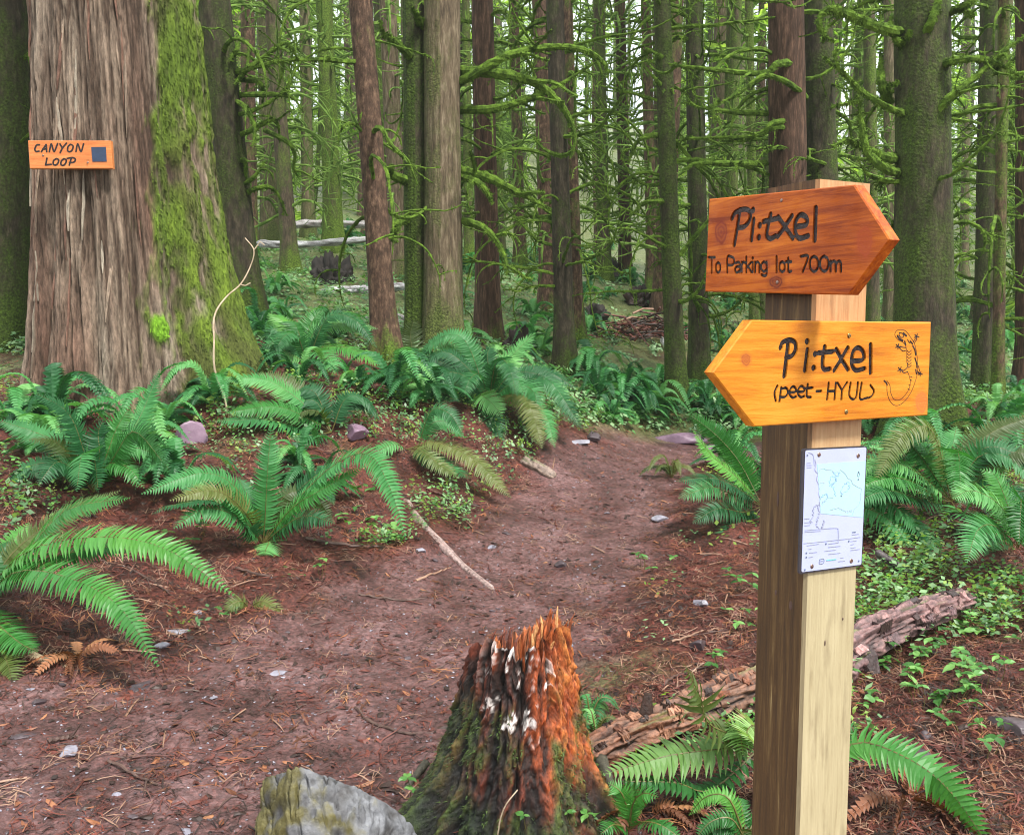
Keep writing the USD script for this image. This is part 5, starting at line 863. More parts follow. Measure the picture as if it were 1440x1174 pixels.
# ---------------------------------------------------------------- ferns
def frond(pts, width, rg, n=34, roll=0.0, start=0.14, droop=0.16, face=None):
    """Sword fern frond along a line: a stalk with two rows of narrow folded leaflets."""
    c = spline(pts, 64); seg = np.concatenate([[0], np.cumsum(np.linalg.norm(np.diff(c, axis=0), axis=1))]); s = seg / seg[-1]
    u = start + (1 - start) * (np.linspace(0, 1, n) ** 0.93); cc = np.stack([np.interp(u, s, c[:, a]) for a in range(3)], -1)
    t = norm(np.gradient(cc, axis=0)); up = np.array([0, 0, 1.0]); sd = np.cross(t, up); bad = np.linalg.norm(sd, axis=1) < 0.35
    ref = np.cross(norm(cc[-1] - cc[0]), up); ref = norm(ref) if np.linalg.norm(ref) > 1e-3 else np.array([1.0, 0, 0])
    sd = norm(sd * 1.0 + ref * 0.5 * np.sign((sd * ref).sum(1, keepdims=True) + 1e-9)); sd = norm(sd - t * (sd * t).sum(1, keepdims=True)); nn = np.cross(sd, t)
    sd, nn = sd * math.cos(roll) + nn * math.sin(roll), nn * math.cos(roll) - sd * math.sin(roll)
    if face is not None:                                                        # the blade turns towards the light of the open trail
        w_ = face - t * (t @ face)[:, None]; wl = np.linalg.norm(w_, axis=1, keepdims=True); nn = norm(nn * np.sign((nn * w_).sum(1, keepdims=True) + 1e-9) * 0.35 + w_ * 1.3); nn = norm(nn - t * (nn * t).sum(1, keepdims=True)); sd = np.cross(t, nn)
    x = (u - start) / (1 - start); prof = np.minimum(1, 0.62 + 2.2 * x) * np.clip(1.02 - x ** 3.6, 0.04, 1) ** 0.85
    sp = seg[-1] * (1 - start) / n; V, F = [], []
    for side in (-1, 1):
        l = width / 2 * prof * rg.uniform(0.9, 1.08, n); w = sp * 0.68 * np.clip(prof * 1.5, 0.35, 1)
        fw = 0.16 + 0.30 * x + rg.normal(0, 0.06, n); dirn = norm(sd * side + t * fw[:, None]); dz = droop * rg.uniform(0.4, 1.5, n) + 0.04; ww = np.cross(nn, dirn); ww = norm(ww) * np.sign((ww * t).sum(1, keepdims=True))
        tw = rg.normal(0, 0.16, n)[:, None]; ww = norm(ww + nn * (tw + 0.22))
        b = cc + dirn * 0.001; m = cc + dirn * (l * 0.45)[:, None] - nn * (l * dz * 0.22)[:, None]; e = cc + dirn * l[:, None] - nn * (l * dz)[:, None] + t * (l * 0.10)[:, None]
        wv = ww * w[:, None]; q1, q2, q3, q4 = b - wv * 0.8, b + wv * 0.95, m + wv * 0.75, m - wv * 0.72
        mr = m + nn * (w * -0.25)[:, None]
        o = len(V) * 0
        V.append(np.stack([q1, q2, q3, mr, q4, e], 1).reshape(-1, 3))
        k = np.arange(n)[:, None] * 6; ff = np.vstack([k + [0, 1, 3], k + [1, 2, 3], k + [0, 3, 4], k + [3, 2, 5], k + [4, 3, 5]]); F.append(ff if side > 0 else ff)
    hw = sd * np.linspace(0.0022, 0.0007, n)[:, None]; rv = np.vstack([cc - hw, cc + hw]); k = np.arange(n - 1); rf = np.vstack([np.stack([k, n + k, n + k + 1], 1), np.stack([k, n + k + 1, k + 1], 1)])
    return cat((V[0], F[0]), (V[1], F[1]), (rv, rf)), c
def fern(label, base, fronds, mt="fern_leaf", width=0.13, extra=0, seed=0, ext_len=0.6, group=None, n=32, name="sword_fern", mats=None):
    """fronds: world polylines starting at the crown, or (polyline, width factor, material)."""
    rg = np.random.default_rng(seed); T = thing(name, label, "fern", base, group); lst = list(fronds)
    for i in range(extra):
        az = rg.uniform(0, 6.28); L = ext_len * rg.uniform(0.6, 1.1); h = rg.uniform(0.25, 0.75)
        d = np.array([math.cos(az), math.sin(az), 0]); lst.append(([base, base + d * L * 0.3 + [0, 0, L * h], base + d * L * 0.7 + [0, 0, L * h * 0.95], base + d * L * 1.0 + [0, 0, L * (h * 0.55 - 0.12)]], 0.85, None))
    for it in lst:
        pl, wf, m_ = it if isinstance(it, tuple) and len(it) == 3 else (it, 1.0, None)
        pl = [np.asarray(p_, float) for p_ in pl]
        L = sum(np.linalg.norm(pl[i + 1] - pl[i]) for i in range(len(pl) - 1)); (v, f), c = frond(pl, width * wf * 1.42, rg, n=int(np.clip(n * L / 0.62, 20, 60)), roll=rg.normal(0, 0.25), face=norm(np.array([rg.normal(0.05, 0.35), -0.75, rg.uniform(0.45, 1.1)])))
        fp = part(T, "frond", (v, f), m_ or ("dull_fern_leaf" if rg.random() < 0.10 else "bright_fern_leaf" if mt == "fern_leaf" and rg.random() < 0.15 else mt))
        part(fp, "stalk", tube(c[::5], np.linspace(0.0038, 0.0012, len(c[::5])), 4), "stem")
    return T
def pxf(y0, *pl):
    """Pixel polyline with distance offsets -> world points."""
    return [P(u, v, y0 + d) for u, v, d in pl]
def crown_of(y, u, v): p = P(u, v, y); return p
B = lambda y, u, v, fl, wf=1.0, m_=None: [(pxf(y, (u, v, 0), *f[0] if isinstance(f[0], list) else f), wf if not isinstance(f[0], list) else f[1], m_ if not isinstance(f[0], list) else (f[2] if len(f) > 2 else m_)) for f in fl]
# A: left, in front of the cedar
ya = G(130, 700)[1]
fern("dim sword fern at the left before the giant cedar's foot", P(132, 692, ya), B(ya, 132, 692, [[(118, 635, -.05), (95, 580, -.1), (45, 550, -.2)], [(105, 650, -.1), (75, 620, -.15), (38, 618, -.25)], [(110, 640, 0), (60, 612, .05), (-5, 590, .1)], [(125, 650, -.15), (115, 640, -.3), (108, 690, -.45)], [(150, 640, 0), (165, 600, .05), (183, 572, .1)], [(162, 640, -.05), (190, 607, -.1), (234, 656, -.3)], [(140, 640, -.02), (138, 610, 0), (146, 588, .02)], [(110, 665, -.15), (80, 650, -.3), (55, 680, -.45)], [(150, 660, .1), (195, 590, .3), (224, 520, .45)]]), width=0.17, seed=1, extra=7, ext_len=0.5)
# B: bright fern in the middle left
yb = G(372, 765)[1]
fern("bright arching sword fern on the bank left of the pale root", P(370, 765, yb), B(yb, 370, 765, [[(373, 725, -.02), (376, 665, -.03), (381, 602, .02)], [(335, 690, -.1), (285, 665, -.2), (200, 694, -.35)], [(340, 715, -.15), (300, 690, -.28), (240, 703, -.42)], [(348, 742, -.2), (300, 705, -.35), (237, 712, -.5), (215, 722, -.52)], [(340, 730, -.25), (290, 715, -.4), (245, 742, -.55)], [(420, 700, 0), (475, 650, -.1), (520, 640, -.3), (550, 690, -.5), (571, 757, -.62)], [(410, 715, -.05), (450, 690, -.12), (512, 655, -.1)], [(405, 705, .1), (450, 665, .15), (495, 650, .2)], [(378, 762, -.05), (374, 772, -.12), (372, 780, -.18)], [(400, 740, -.1), (430, 725, -.2), (470, 735, -.3)], [(360, 725, .1), (345, 690, .2), (335, 672, .3)]]), width=0.15, seed=2, extra=3, ext_len=0.5)
# C: behind, bluish arching fronds
yc = G(462, 612)[1]
fern("bluish sword fern with two long fronds reaching towards the giant cedar", P(466, 608, yc), B(yc, 466, 608, [[(430, 570, 0), (375, 535, -.05), (312, 533, -.1)], [(440, 592, -.1), (390, 572, -.2), (318, 580, -.3)], [(420, 600, -.15), (370, 590, -.3), (300, 592, -.45)], [(435, 612, -.2), (400, 618, -.3), (378, 628, -.4)], [(440, 570, .1), (400, 540, .2), (360, 525, .3)]]), width=0.2, seed=3, extra=5, ext_len=0.55)
fern("fern with drooping fronds on the open bank above the pale root", P(588, 628, G(575, 640)[1]), B(G(575, 640)[1], 572, 632, [[(610, 622, -.05), (665, 645, -.2), (718, 699, -.4)], [[(590, 632, -.15), (620, 655, -.3), (645, 672, -.4)], 0.8, "dull_fern_leaf"], [[(555, 625, -.1), (520, 640, -.15), (495, 660, -.3)], 0.8, None], [(600, 640, -.1), (640, 660, -.25), (660, 672, -.35)]]), width=0.17, seed=4, extra=2, ext_len=0.45)
# D: the large clump by the trail
yd = G(685, 572)[1]
fern("large sword fern clump beside the trail before the twin trunk", P(687, 566, yd), B(yd, 687, 566, [[(640, 570, -.15), (585, 575, -.3), (530, 608, -.45)], [(640, 560, -.1), (590, 580, -.35), (533, 600, -.5)], [(660, 520, 0), (620, 495, .0), (575, 535, -.1)], [(655, 530, -.1), (625, 525, -.2), (607, 548, -.35)], [(660, 530, .1), (600, 505, .2), (547, 528, .1)], [(665, 520, .15), (640, 490, .2), (610, 490, .2)], [(690, 530, .1), (685, 500, .15), (693, 483, .2)], [(700, 525, .15), (730, 490, .25), (752, 468, .3)], [(700, 525, .1), (715, 505, .1), (740, 530, 0)], [(720, 545, -.05), (770, 535, -.15), (818, 602, -.35)], [(720, 545, 0), (770, 540, 0), (800, 560, -.1)], [(720, 530, .1), (765, 522, .15), (810, 545, .15)], [(720, 555, -.2), (745, 570, -.4), (762, 630, -.6)], [(730, 558, -.15), (765, 580, -.35), (780, 628, -.5)], [(690, 570, -.2), (695, 590, -.35), (702, 622, -.5)], [(675, 555, -.2), (690, 565, -.35), (706, 585, -.45)], [(650, 545, 0), (600, 525, 0), (560, 530, 0)], [(720, 540, -.1), (750, 550, -.3), (755, 580, -.4)], [(680, 520, .3), (665, 490, .4), (640, 480, .5)]]), width=0.21, seed=5, extra=8, ext_len=0.75)
ye = G(440, 515)[1]
fern("fern in the shade of the giant cedar's right flank", P(432, 512, ye), B(ye, 432, 512, [[(410, 500, -.1), (375, 500, -.2), (353, 535, -.35)], [(415, 480, 0), (400, 470, 0), (370, 490, -.1)], [(440, 470, .1), (470, 455, .1), (530, 462, .1)], [(445, 490, 0), (490, 490, -.1), (545, 515, -.2)], [(440, 495, -.1), (460, 500, -.3), (470, 525, -.4)], [(425, 480, .1), (395, 450, .2), (378, 440, .3)], [(400, 470, .1), (380, 465, .1), (380, 500, .1)], [(430, 480, .15), (440, 450, .25), (455, 435, .35)]]), width=0.22, seed=6, extra=5)
yf = G(580, 512)[1]
fern("upright single fern before the mossy left stem of the twin trunk", P(580, 512, yf), B(yf, 580, 512, [[(579, 490, 0), (577, 470, .02), (582, 450, .05)], [(560, 505, -.05), (540, 500, -.1), (525, 512, -.15)], [(600, 505, -.05), (620, 500, -.1), (640, 512, -.15)]]), width=0.22, seed=7)
# G: lit fronds at the left edge
yg = 4.2
fern("large lit sword fern cut by the left edge, fronds hanging over the trail", P(-30, 850, yg), B(yg, -30, 850, [[[(20, 775, .1), (90, 725, .2), (168, 690, .3)], 0.9, "dull_fern_leaf"], [(20, 800, 0), (90, 720, 0), (182, 700, -.02)], [(30, 780, -.1), (130, 755, -.2), (230, 770, -.25), (328, 836, -.3)], [(30, 800, -.05), (110, 775, -.1), (200, 765, -.05)], [(20, 805, -.15), (90, 810, -.35), (165, 850, -.45), (222, 935, -.5)], [[(0, 880, -.2), (30, 905, -.3), (52, 915, -.35)], 1.0, None], [[(-10, 900, -.2), (10, 930, -.35), (18, 968, -.45)], 1.0, "dull_fern_leaf"], [(0, 800, .1), (20, 760, .2), (40, 735, .3)], [(-20, 820, 0), (0, 780, .1), (15, 760, .2)]]), mt="bright_fern_leaf", width=0.155, seed=8, n=40, extra=4, ext_len=0.5)
# H, I: behind and right of the post
yh = G(1060, 720)[1]
fern("sword fern on the trail side just left of the post", P(1072, 712, yh), B(yh, 1072, 712, [[(1040, 650, .1), (1005, 610, .15), (968, 582, .2)], [(1035, 670, 0), (1000, 640, 0), (975, 605, 0)], [(1035, 685, -.1), (1000, 672, -.2), (952, 676, -.3)], [(1030, 695, -.15), (1000, 685, -.3), (955, 700, -.45)], [(1050, 735, -.2), (1028, 745, -.4), (1013, 790, -.6)], [(1050, 690, .2), (1035, 640, .3), (1030, 620, .35)], [(1045, 720, -.2), (1010, 715, -.4), (975, 735, -.55)]]), width=0.17, seed=9, extra=3)
yi = G(1330, 735)[1]
fern("big spreading sword fern right of the post below the large mossy trunk", P(1338, 705, yi), B(yi, 1338, 705, [[(1320, 640, .05), (1290, 605, 0), (1247, 616, -.1)], [(1300, 650, 0), (1270, 620, 0), (1218, 622, -.05)], [(1290, 665, -.1), (1250, 650, -.15), (1200, 665, -.2)], [(1290, 680, -.15), (1250, 672, -.3), (1195, 690, -.35)], [(1290, 700, -.2), (1250, 690, -.4), (1200, 705, -.5)], [(1360, 640, .1), (1400, 605, .15), (1455, 585, .2)], [(1360, 650, .2), (1390, 615, .3), (1430, 600, .4)], [(1380, 670, 0), (1420, 640, 0), (1470, 640, -.05)], [(1370, 690, -.1), (1410, 680, -.2), (1460, 712, -.4)], [(1350, 720, -.2), (1385, 735, -.4), (1405, 800, -.6)], [(1335, 660, .15), (1340, 625, .2), (1345, 600, .3)], [(1320, 670, .1), (1300, 630, .15), (1275, 610, .2)]]), width=0.19, seed=10, extra=7, ext_len=0.7)
yi2 = G(1215, 735)[1] - 0.3
fern("sword fern directly behind the map plate, fronds drooping to the right", P(1180, 735, yi2), B(yi2, 1180, 735, [[(1220, 700, -.1), (1290, 735, -.3), (1345, 818, -.55)], [(1215, 715, -.15), (1260, 740, -.3), (1283, 790, -.45)], [(1210, 690, .1), (1240, 650, .15), (1280, 640, .15)], [(1215, 705, 0), (1260, 695, 0), (1310, 715, -.1)]]), width=0.17, seed=11, extra=3)
yj = G(1440, 790)[1]
fern("dark sword fern at the right edge under the big spreading one", P(1432, 770, yj), B(yj, 1432, 770, [[(1410, 715, -.05), (1370, 690, -.1), (1340, 700, -.2)], [(1440, 720, 0), (1460, 690, 0), (1490, 690, 0)], [(1400, 740, -.2), (1375, 745, -.35), (1360, 790, -.5)], [(1420, 720, .1), (1400, 670, .15), (1380, 660, .2)], [(1445, 745, -.2), (1465, 760, -.3), (1480, 800, -.4)]]), width=0.18, seed=12, extra=3)
# J: frond in front at the right, K: pale and olive fronds between stump and post
yk = 2.85
fern("fern with one long bright frond at the bottom right of the post", P(1150, 1100, yk), B(yk, 1150, 1100, [[(1200, 1045, 0), (1265, 1060, -.08), (1330, 1105, -.15), (1392, 1190, -.2)], [(1165, 1050, .05), (1180, 1020, .08), (1205, 1025, .08)], [(1120, 1070, .0), (1090, 1075, 0), (1060, 1085, 0)]]), mt="bright_fern_leaf", width=0.12, seed=13)
fern("pale undersided fern between the stump and the post", P(1075, 1045, 3.05), B(3.05, 1075, 1045, [[[(1020, 1052, -.05), (940, 1062, -.1), (850, 1088, -.2)], 1.15, "pale_fern_leaf"], [[(1060, 1020, -.05), (1050, 1030, -.15), (1060, 1045, -.25)], 1.0, "pale_fern_leaf"], [[(1000, 1020, -.1), (985, 980, -.12), (962, 935, -.15)], 1.25, "dull_fern_leaf"], [[(1030, 1020, .0), (1040, 1030, -.1), (1045, 1060, -.2)], 1.0, "pale_fern_leaf"], [[(1000, 1110, -.1), (950, 1100, -.15), (872, 1098, -.2)], 0.8, "bright_fern_leaf"]]), width=0.115, seed=14, n=26)
fern("small lit fern at the right foot of the broken stump", P(885, 1165, 2.8), B(2.8, 885, 1165, [[(880, 1130, 0), (872, 1112, 0), (856, 1100, 0)], [(890, 1130, -.02), (905, 1115, -.05), (925, 1120, -.08)], [(870, 1160, -.05), (860, 1160, -.1), (845, 1172, -.12)], [(905, 1155, -.05), (930, 1160, -.1), (960, 1180, -.12)], [(880, 1140, .05), (885, 1110, .1), (893, 1095, .12)]]), mt="bright_fern_leaf", width=0.075, seed=15, n=34)
fern("small dark fern at the left trail side below the hanging fronds", P(350, 850, G(350, 855)[1]), B(G(350, 855)[1], 350, 855, [[(365, 845, -.02), (380, 850, -.05), (398, 872, -.1)], [(340, 845, -.05), (325, 850, -.1), (318, 860, -.12)]]), mt="dull_fern_leaf", width=0.08, seed=16)
for k_, (u, v) in enumerate([(945, 672), (830, 1012), (838, 1035), (1048, 1180)]):
    y0 = G(u, v)[1]; fern(["grassy fern tuft at the right edge of the trail", "tiny fern right of the stump's flank, the farther one", "tiny fern right of the stump's flank, the nearer one", "small fern at the bottom edge hidden by the post foot"][k_], G(u, v), [], extra=7, seed=30 + k_, width=(0.06, 0.035, 0.035, 0.06)[k_], ext_len=(0.28, 0.12, 0.12, 0.2)[k_], n=60, mt=("dull_fern_leaf", "fern_leaf", "fern_leaf", "bright_fern_leaf")[k_])
# ferns of the undergrowth further back: four kinds, placed many times
FP = []
for k in range(5):
    p = f"/World/undergrowth_fern_source{'_%d' % k if k else ''}"; stage.CreateClassPrim(p); ORIG[p] = np.zeros(3); rg = np.random.default_rng(700 + k)
    for i in range(15 + 2 * k):
        az = i * 2.4 + rg.normal(0, 0.3); L = rg.uniform(0.45, 0.85); h = rg.uniform(0.15, 0.8); d = np.array([math.cos(az), math.sin(az), 0])
        pl = [np.array([0, 0, 0.0]), d * L * 0.28 + [0, 0, L * h], d * L * 0.68 + [0, 0, L * h * 0.98], d * L + [0, 0, L * (h * 0.5 - 0.1)]]
        (v, f), c = frond(pl, rg.uniform(0.16, 0.23), rg, n=30, roll=rg.normal(0, 0.25)); part(p, "frond", (v, f), "fern_leaf")
    FP.append(p)
rg = np.random.default_rng(71); cnt = tries = 0; put = []
EXTRA = [(200, 640), (60, 640), (20, 600), (500, 545), (420, 540), (560, 560), (620, 545), (840, 560), (880, 570), (900, 590), (860, 590), (920, 580), (1000, 590), (990, 575), (1040, 600), (930, 545), (880, 540), (740, 480), (760, 500), (830, 530), (1225, 600), (1250, 575), (1400, 590), (1430, 560), (1360, 545), (1190, 560), (360, 470), (400, 450), (330, 440), (470, 480)]
while cnt < 270 and tries < 20000:
    tries += 1
    if cnt < len(EXTRA): g = G(*EXTRA[cnt]); x, y = g[0], g[1]
    else:
        y = 8.2 + 34 * rg.random() ** 1.5; x = rg.uniform(-1, 1) * (0.6 * y + 0.5)
        dens = float(fbm(np.array([x * 0.45, y * 0.45, 0.0]), 3, 81)); u_ = 720 + x / y * FOC
        if dens < 0.44 or trail_at(np.array([x]), np.array([y]))[0] > 0.02: continue
        if 395 < u_ < 585 and 12.0 < y < 19 and rg.random() < 0.8: continue
        if 840 < u_ < 1000 and y > 12.5 and rg.random() < 0.6: continue
        if min((x - a) ** 2 + (y - c) ** 2 for a, c, r in HERO_POS) < 0.45 ** 2: continue
        if put and min((x - a) ** 2 + (y - c) ** 2 for a, c in put) < 0.45 ** 2: continue
    put.append((x, y)); cnt += 1
    place("undergrowth_fern", FP[rg.integers(5)], on(x, y, -0.02), rg.uniform(0, 6.28), rg.uniform(0.4, 0.75) * (1.0 if cnt <= len(EXTRA) else min(1.0, 0.75 + 0.012 * y)), "green sword fern in the undergrowth between the trees beyond the trail bank", "fern", "undergrowth ferns beyond the trail", tilt=rg.normal(0, 5, 2))

for k, (u, v, sc) in enumerate([(225, 610, .6), (250, 690, .55), (445, 700, .5), (300, 570, .6), (75, 600, .7), (420, 655, .45), (600, 570, .6), (1130, 690, .7), (1260, 690, .7), (1400, 640, .8), (1290, 640, .7)]):
    g = G(u, v); place("bank_fern", FP[k % 5], on(g[0], g[1], -0.02), k * 1.9, sc, "sword fern filling a gap between the larger ferns on the slopes beside the trail", "fern", "ferns filling the slopes beside the trail", tilt=(3 * math.sin(k), 3 * math.cos(k * 2)))

# ---------------------------------------------------------------- leafy plants on the ground
def leaf_plant(p, rg, n, spread, size, mt, h=0.10, tri=True):
    for i in range(n):
        a = rg.uniform(0, 6.28); rr = spread * math.sqrt(rg.random()); x, y = rr * math.cos(a), rr * math.sin(a); z = h * rg.uniform(0.3, 1.2) + float(ground(np.array([ORIG[p][0] + x]), np.array([ORIG[p][1] + y]))[0]) - ORIG[p][2]
        c = np.array([x, y, z]) + ORIG[p]; az = rg.uniform(0, 6.28)
        for k in range(3 if tri else 1):
            b = az + k * 2.09 + rg.normal(0, 0.15); s = size * rg.uniform(0.65, 1.25); d = np.array([math.cos(b), math.sin(b), rg.normal(-0.05, 0.2)]); w = np.array([-math.sin(b), math.cos(b), rg.normal(0, 0.2)]) * s * 0.36
            m = c + d * s * 0.45; e = c + d * s + [0, 0, -s * 0.18]
            v = np.array([c, c + d * s * 0.2 + w * 0.75, m + w, c + d * s * 0.75 + w * 0.6, e, c + d * s * 0.75 - w * 0.6, m - w, c + d * s * 0.2 - w * 0.75, m + [0, 0, -s * 0.08]])
            part(p, "leaf", (v, [[0, 1, 8], [1, 2, 8], [2, 3, 8], [3, 4, 8], [4, 5, 8], [5, 6, 8], [6, 7, 8], [7, 0, 8]]), mt)
        part(p, "stem", tube(np.array([c, c * 0.5 + (ORIG[p] + np.array([x * 0.8, y * 0.8, 0])) * 0.5 + [0.01, 0, 0.01], np.array([c[0] - x * 0.25, c[1] - y * 0.25, float(ground(np.array([c[0] - x * 0.25]), np.array([c[1] - y * 0.25]))[0])])]), 0.0014, 3), "stem")
PLANTS = [(1300, 935, 20, .24, .045, "dense bright leafy plant below the rotting log at the right"), (1365, 895, 18, .22, .045, "leafy plant at the right beyond the end of the rotting log"), (1330, 985, 14, .18, .045, "rounded leafy plant lowest on the right slope"), (1420, 870, 12, .2, .045, "leafy plant cut by the right edge"), (1240, 900, 8, .12, .04, "leafy plant close behind the rotting log's left part"), (1215, 990, 6, .10, .04, "small leafy sprig at the post's right side"), (1255, 845, 9, .14, .05, "leafy sprig in front of the ferns right of the map plate"),
          (1310, 1010, 8, .1, .04, "small leafy cluster on bare soil below the rounded leafy plant"), (1390, 960, 10, .16, .04, "pale leafy plant near the right edge beside bare soil"), (920, 800, 5, .12, .04, "few pale leaves at the right edge of the trail"), (1040, 830, 7, .14, .04, "little leafy plant left of the post on the litter"), (1045, 880, 5, .1, .04, "leaf sprig low beside the left side of the post"), (520, 755, 12, .22, .05, "leafy seedling patch under the drooping fern frond"), (655, 725, 5, .08, .045, "single seedling on the bank right of the pale root"), (450, 815, 3, .05, .035, "tiny seedling on the trail's left side"), (500, 700, 9, .25, .045, "green sprigs among the fronds of the bright fern"),
          (60, 680, 14, .35, .05, "low green leaves under the dim fern at the left"), (280, 760, 8, .22, .045, "green sprigs in the shade left of the bright fern"), (620, 610, 8, .25, .05, "small leaves on the bank above the drooping fronds"), (1010, 960, 4, .07, .035, "pale leaves on the orange brown log"), (720, 1172, 6, .12, .03, "small round leaves at the front foot of the stump"), (800, 1172, 5, .1, .03, "round leaves at the right front foot of the stump"), (578, 1140, 2, .02, .035, "single round leaf between the rock and the stump"), (315, 875, 2, .03, .03, "tiny sprig beside the slate pieces at the left"), (1395, 1050, 7, .15, .04, "leafy sprigs at the bottom right slope"), (440, 560, 16, .5, .05, "yellow green low leaves on the bank below the leaning trunk"), (540, 570, 16, .5, .05, "yellow green low leaves between the two bank ferns")]
for i, (u, v, n, sp, sz, lab) in enumerate(PLANTS):
    g = G(u, v); p = thing("leafy_plant", lab, "plant", g); leaf_plant(p, np.random.default_rng(800 + i), n, sp, sz, "ground_leaf")

# ---------------------------------------------------------------- stones
STONES = [("pale blue slate slab lying flat left of the trail, nearest the hanging frond", 250, 890, .06, .045, .018, "slate"), ("small slate piece just below the slate slab at the left", 228, 908, .04, .03, .015, "slate"), ("light pinkish stone beneath the lit fronds at the left", 278, 862, .045, .03, .016, "slate"), ("flat ochre stone on the trail at the left with a notch in front", 198, 968, .085, .03, .022, "pebble"), ("grey blue flat stone embedded in the trail near the left front", 95, 1058, .05, .035, .014, "slate"), ("blue stone on the trail left of centre", 390, 948, .05, .03, .012, "slate"), ("dark wet stone at the right of the trail behind the stump", 982, 912, .06, .045, .045, "pebble"), ("dark pebble in the middle of the trail before the bend", 790, 797, .045, .035, .03, "pebble"), ("slate chip in the trail centre left of the dark pebble", 692, 770, .05, .03, .014, "slate"), ("stone lying at the right trail edge by the ferns", 930, 732, .075, .05, .03, "slate"), ("flat slate in the trail where it starts to turn", 815, 622, .14, .09, .02, "slate"), ("dark rounded stone at the trail bend on the left", 832, 617, .10, .08, .06, "pebble"), ("pale stone on the litter right of the trail middle", 985, 850, .04, .03, .025, "slate"), ("stone beside the jagged top of the stump", 800, 908, .03, .025, .02, "slate"),
          ("white stone near the left end of the pale root", 590, 775, .045, .03, .02, "slate"), ("purple slate slab leaning at the giant cedar's foot", 266, 622, .15, .10, .13, "purple_slate"), ("purple slate slab on the bank between the fern clumps", 498, 612, .16, .11, .07, "purple_slate"), ("broad dark rock in the trail where it disappears", 960, 622, .35, .18, .10, "purple_slate"), ("slate stone beside the trail bend on the right", 1000, 632, .22, .12, .05, "purple_slate"), ("white pebble on the trail left front", 165, 1120, .022, .018, .012, "slate"), ("grey stone half sunk at the left front edge", 35, 1035, .06, .04, .014, "pebble"), ("reddish flat stone on the bottom right slope", 1290, 1062, .06, .04, .02, "pebble"), ("dark stone on the right slope above the reddish one", 1300, 1042, .05, .04, .03, "pebble"), ("wet dark flat rock at the bottom right edge", 1420, 1020, .09, .07, .03, "pebble")]
for i, (lab, u, v, a, b_, c_, mt) in enumerate(STONES): rock("stone", lab, u, v, (a, b_, c_), 900 + i, mt, amp=0.3, flat=8, sub=3, up=0.25, rz=i * 1.3, catn="stone")
pp_ = "/World/trail_pebble_source"; stage.CreateClassPrim(pp_); ORIG[pp_] = np.zeros(3); part(pp_, "stone", icos(2, (1, 0.75, 0.42), 0.35, 1.7, 950, 7), "pebble", smooth=35)
pq = "/World/slate_chip_source"; stage.CreateClassPrim(pq); ORIG[pq] = np.zeros(3); part(pq, "stone", icos(2, (1, 0.7, 0.22), 0.35, 1.7, 951, 9), "slate", smooth=20)
rg = np.random.default_rng(91); cnt = 0
while cnt < 130:
    y = 2.7 + 6.5 * rg.random() ** 1.4; x = rg.uniform(-2.6, 1.8)
    if trail_at(np.array([x]), np.array([y]))[0] < 0.5 or abs(x) > 0.56 * y + 0.2: continue
    k = rg.random() < 0.4; s = rg.lognormal(-4.35, 0.45); place("slate_chip" if k else "trail_pebble", pq if k else pp_, on(x, y, s * 0.12), rg.uniform(0, 6.28), min(s, 0.035), "small flat slate chip lying on the reddish trail" if k else "small rounded pebble half sunk in the reddish trail", "stone", "slate chips on the trail" if k else "pebbles on the trail", tilt=rg.normal(0, 6, 2)); cnt += 1

# ---------------------------------------------------------------- single twigs the photograph shows, and the bare stem by the cedar
TW_ = [("dark forked twig on the trail left of the rock", [(152, 1072), (195, 1095), (222, 1108)], .006), ("long reddish twig on the trail pointing at the rock", [(225, 1100), (290, 1085), (350, 1068), (372, 1060)], .005), ("dark bent twig on the trail left of the stump", [(500, 997), (520, 1018), (560, 1032), (585, 1036)], .007), ("thin dark stick along the trail behind the stump on the left", [(505, 838), (550, 845), (590, 846)], .007), ("straight stick across the trail left of the pale root's end", [(585, 818), (612, 808), (634, 800)], .008), ("reddish twig on the trail at the left front", [(180, 1073), (220, 1058), (240, 1035)], .005), ("black stick lying at the left front edge", [(68, 1048), (95, 1042), (110, 1040)], .009), ("pale twig on the litter right of the stump", [(945, 905), (980, 893), (1015, 886)], .006), ("twig lying across the litter behind the broken log", [(930, 968), (960, 950), (1000, 940)], .006), ("pale stick on the ground between the small fern and the post", [(1005, 1122), (1025, 1150), (1035, 1165)], .006), ("dark twig on the ground left of the post foot", [(905, 1120), (930, 1145), (950, 1165)], .007), ("stick on the right slope beside the leafy plants", [(1380, 990), (1400, 1003), (1418, 1012)], .007), ("long thin twig at the bottom right", [(1330, 1140), (1380, 1130), (1440, 1115)], .006),
       ("stick above the trail on the left bank by the fronds", [(330, 800), (370, 812), (420, 818)], .008), ("dark stick on the bank beneath the bright fern", [(430, 760), (490, 770), (540, 772)], .012), ("reddish stick lying down the bank right of the drooping frond", [(600, 690), (640, 705), (675, 712)], .012), ("twig on the bank at the left under the lit fronds", [(180, 800), (215, 820), (250, 845)], .006)]
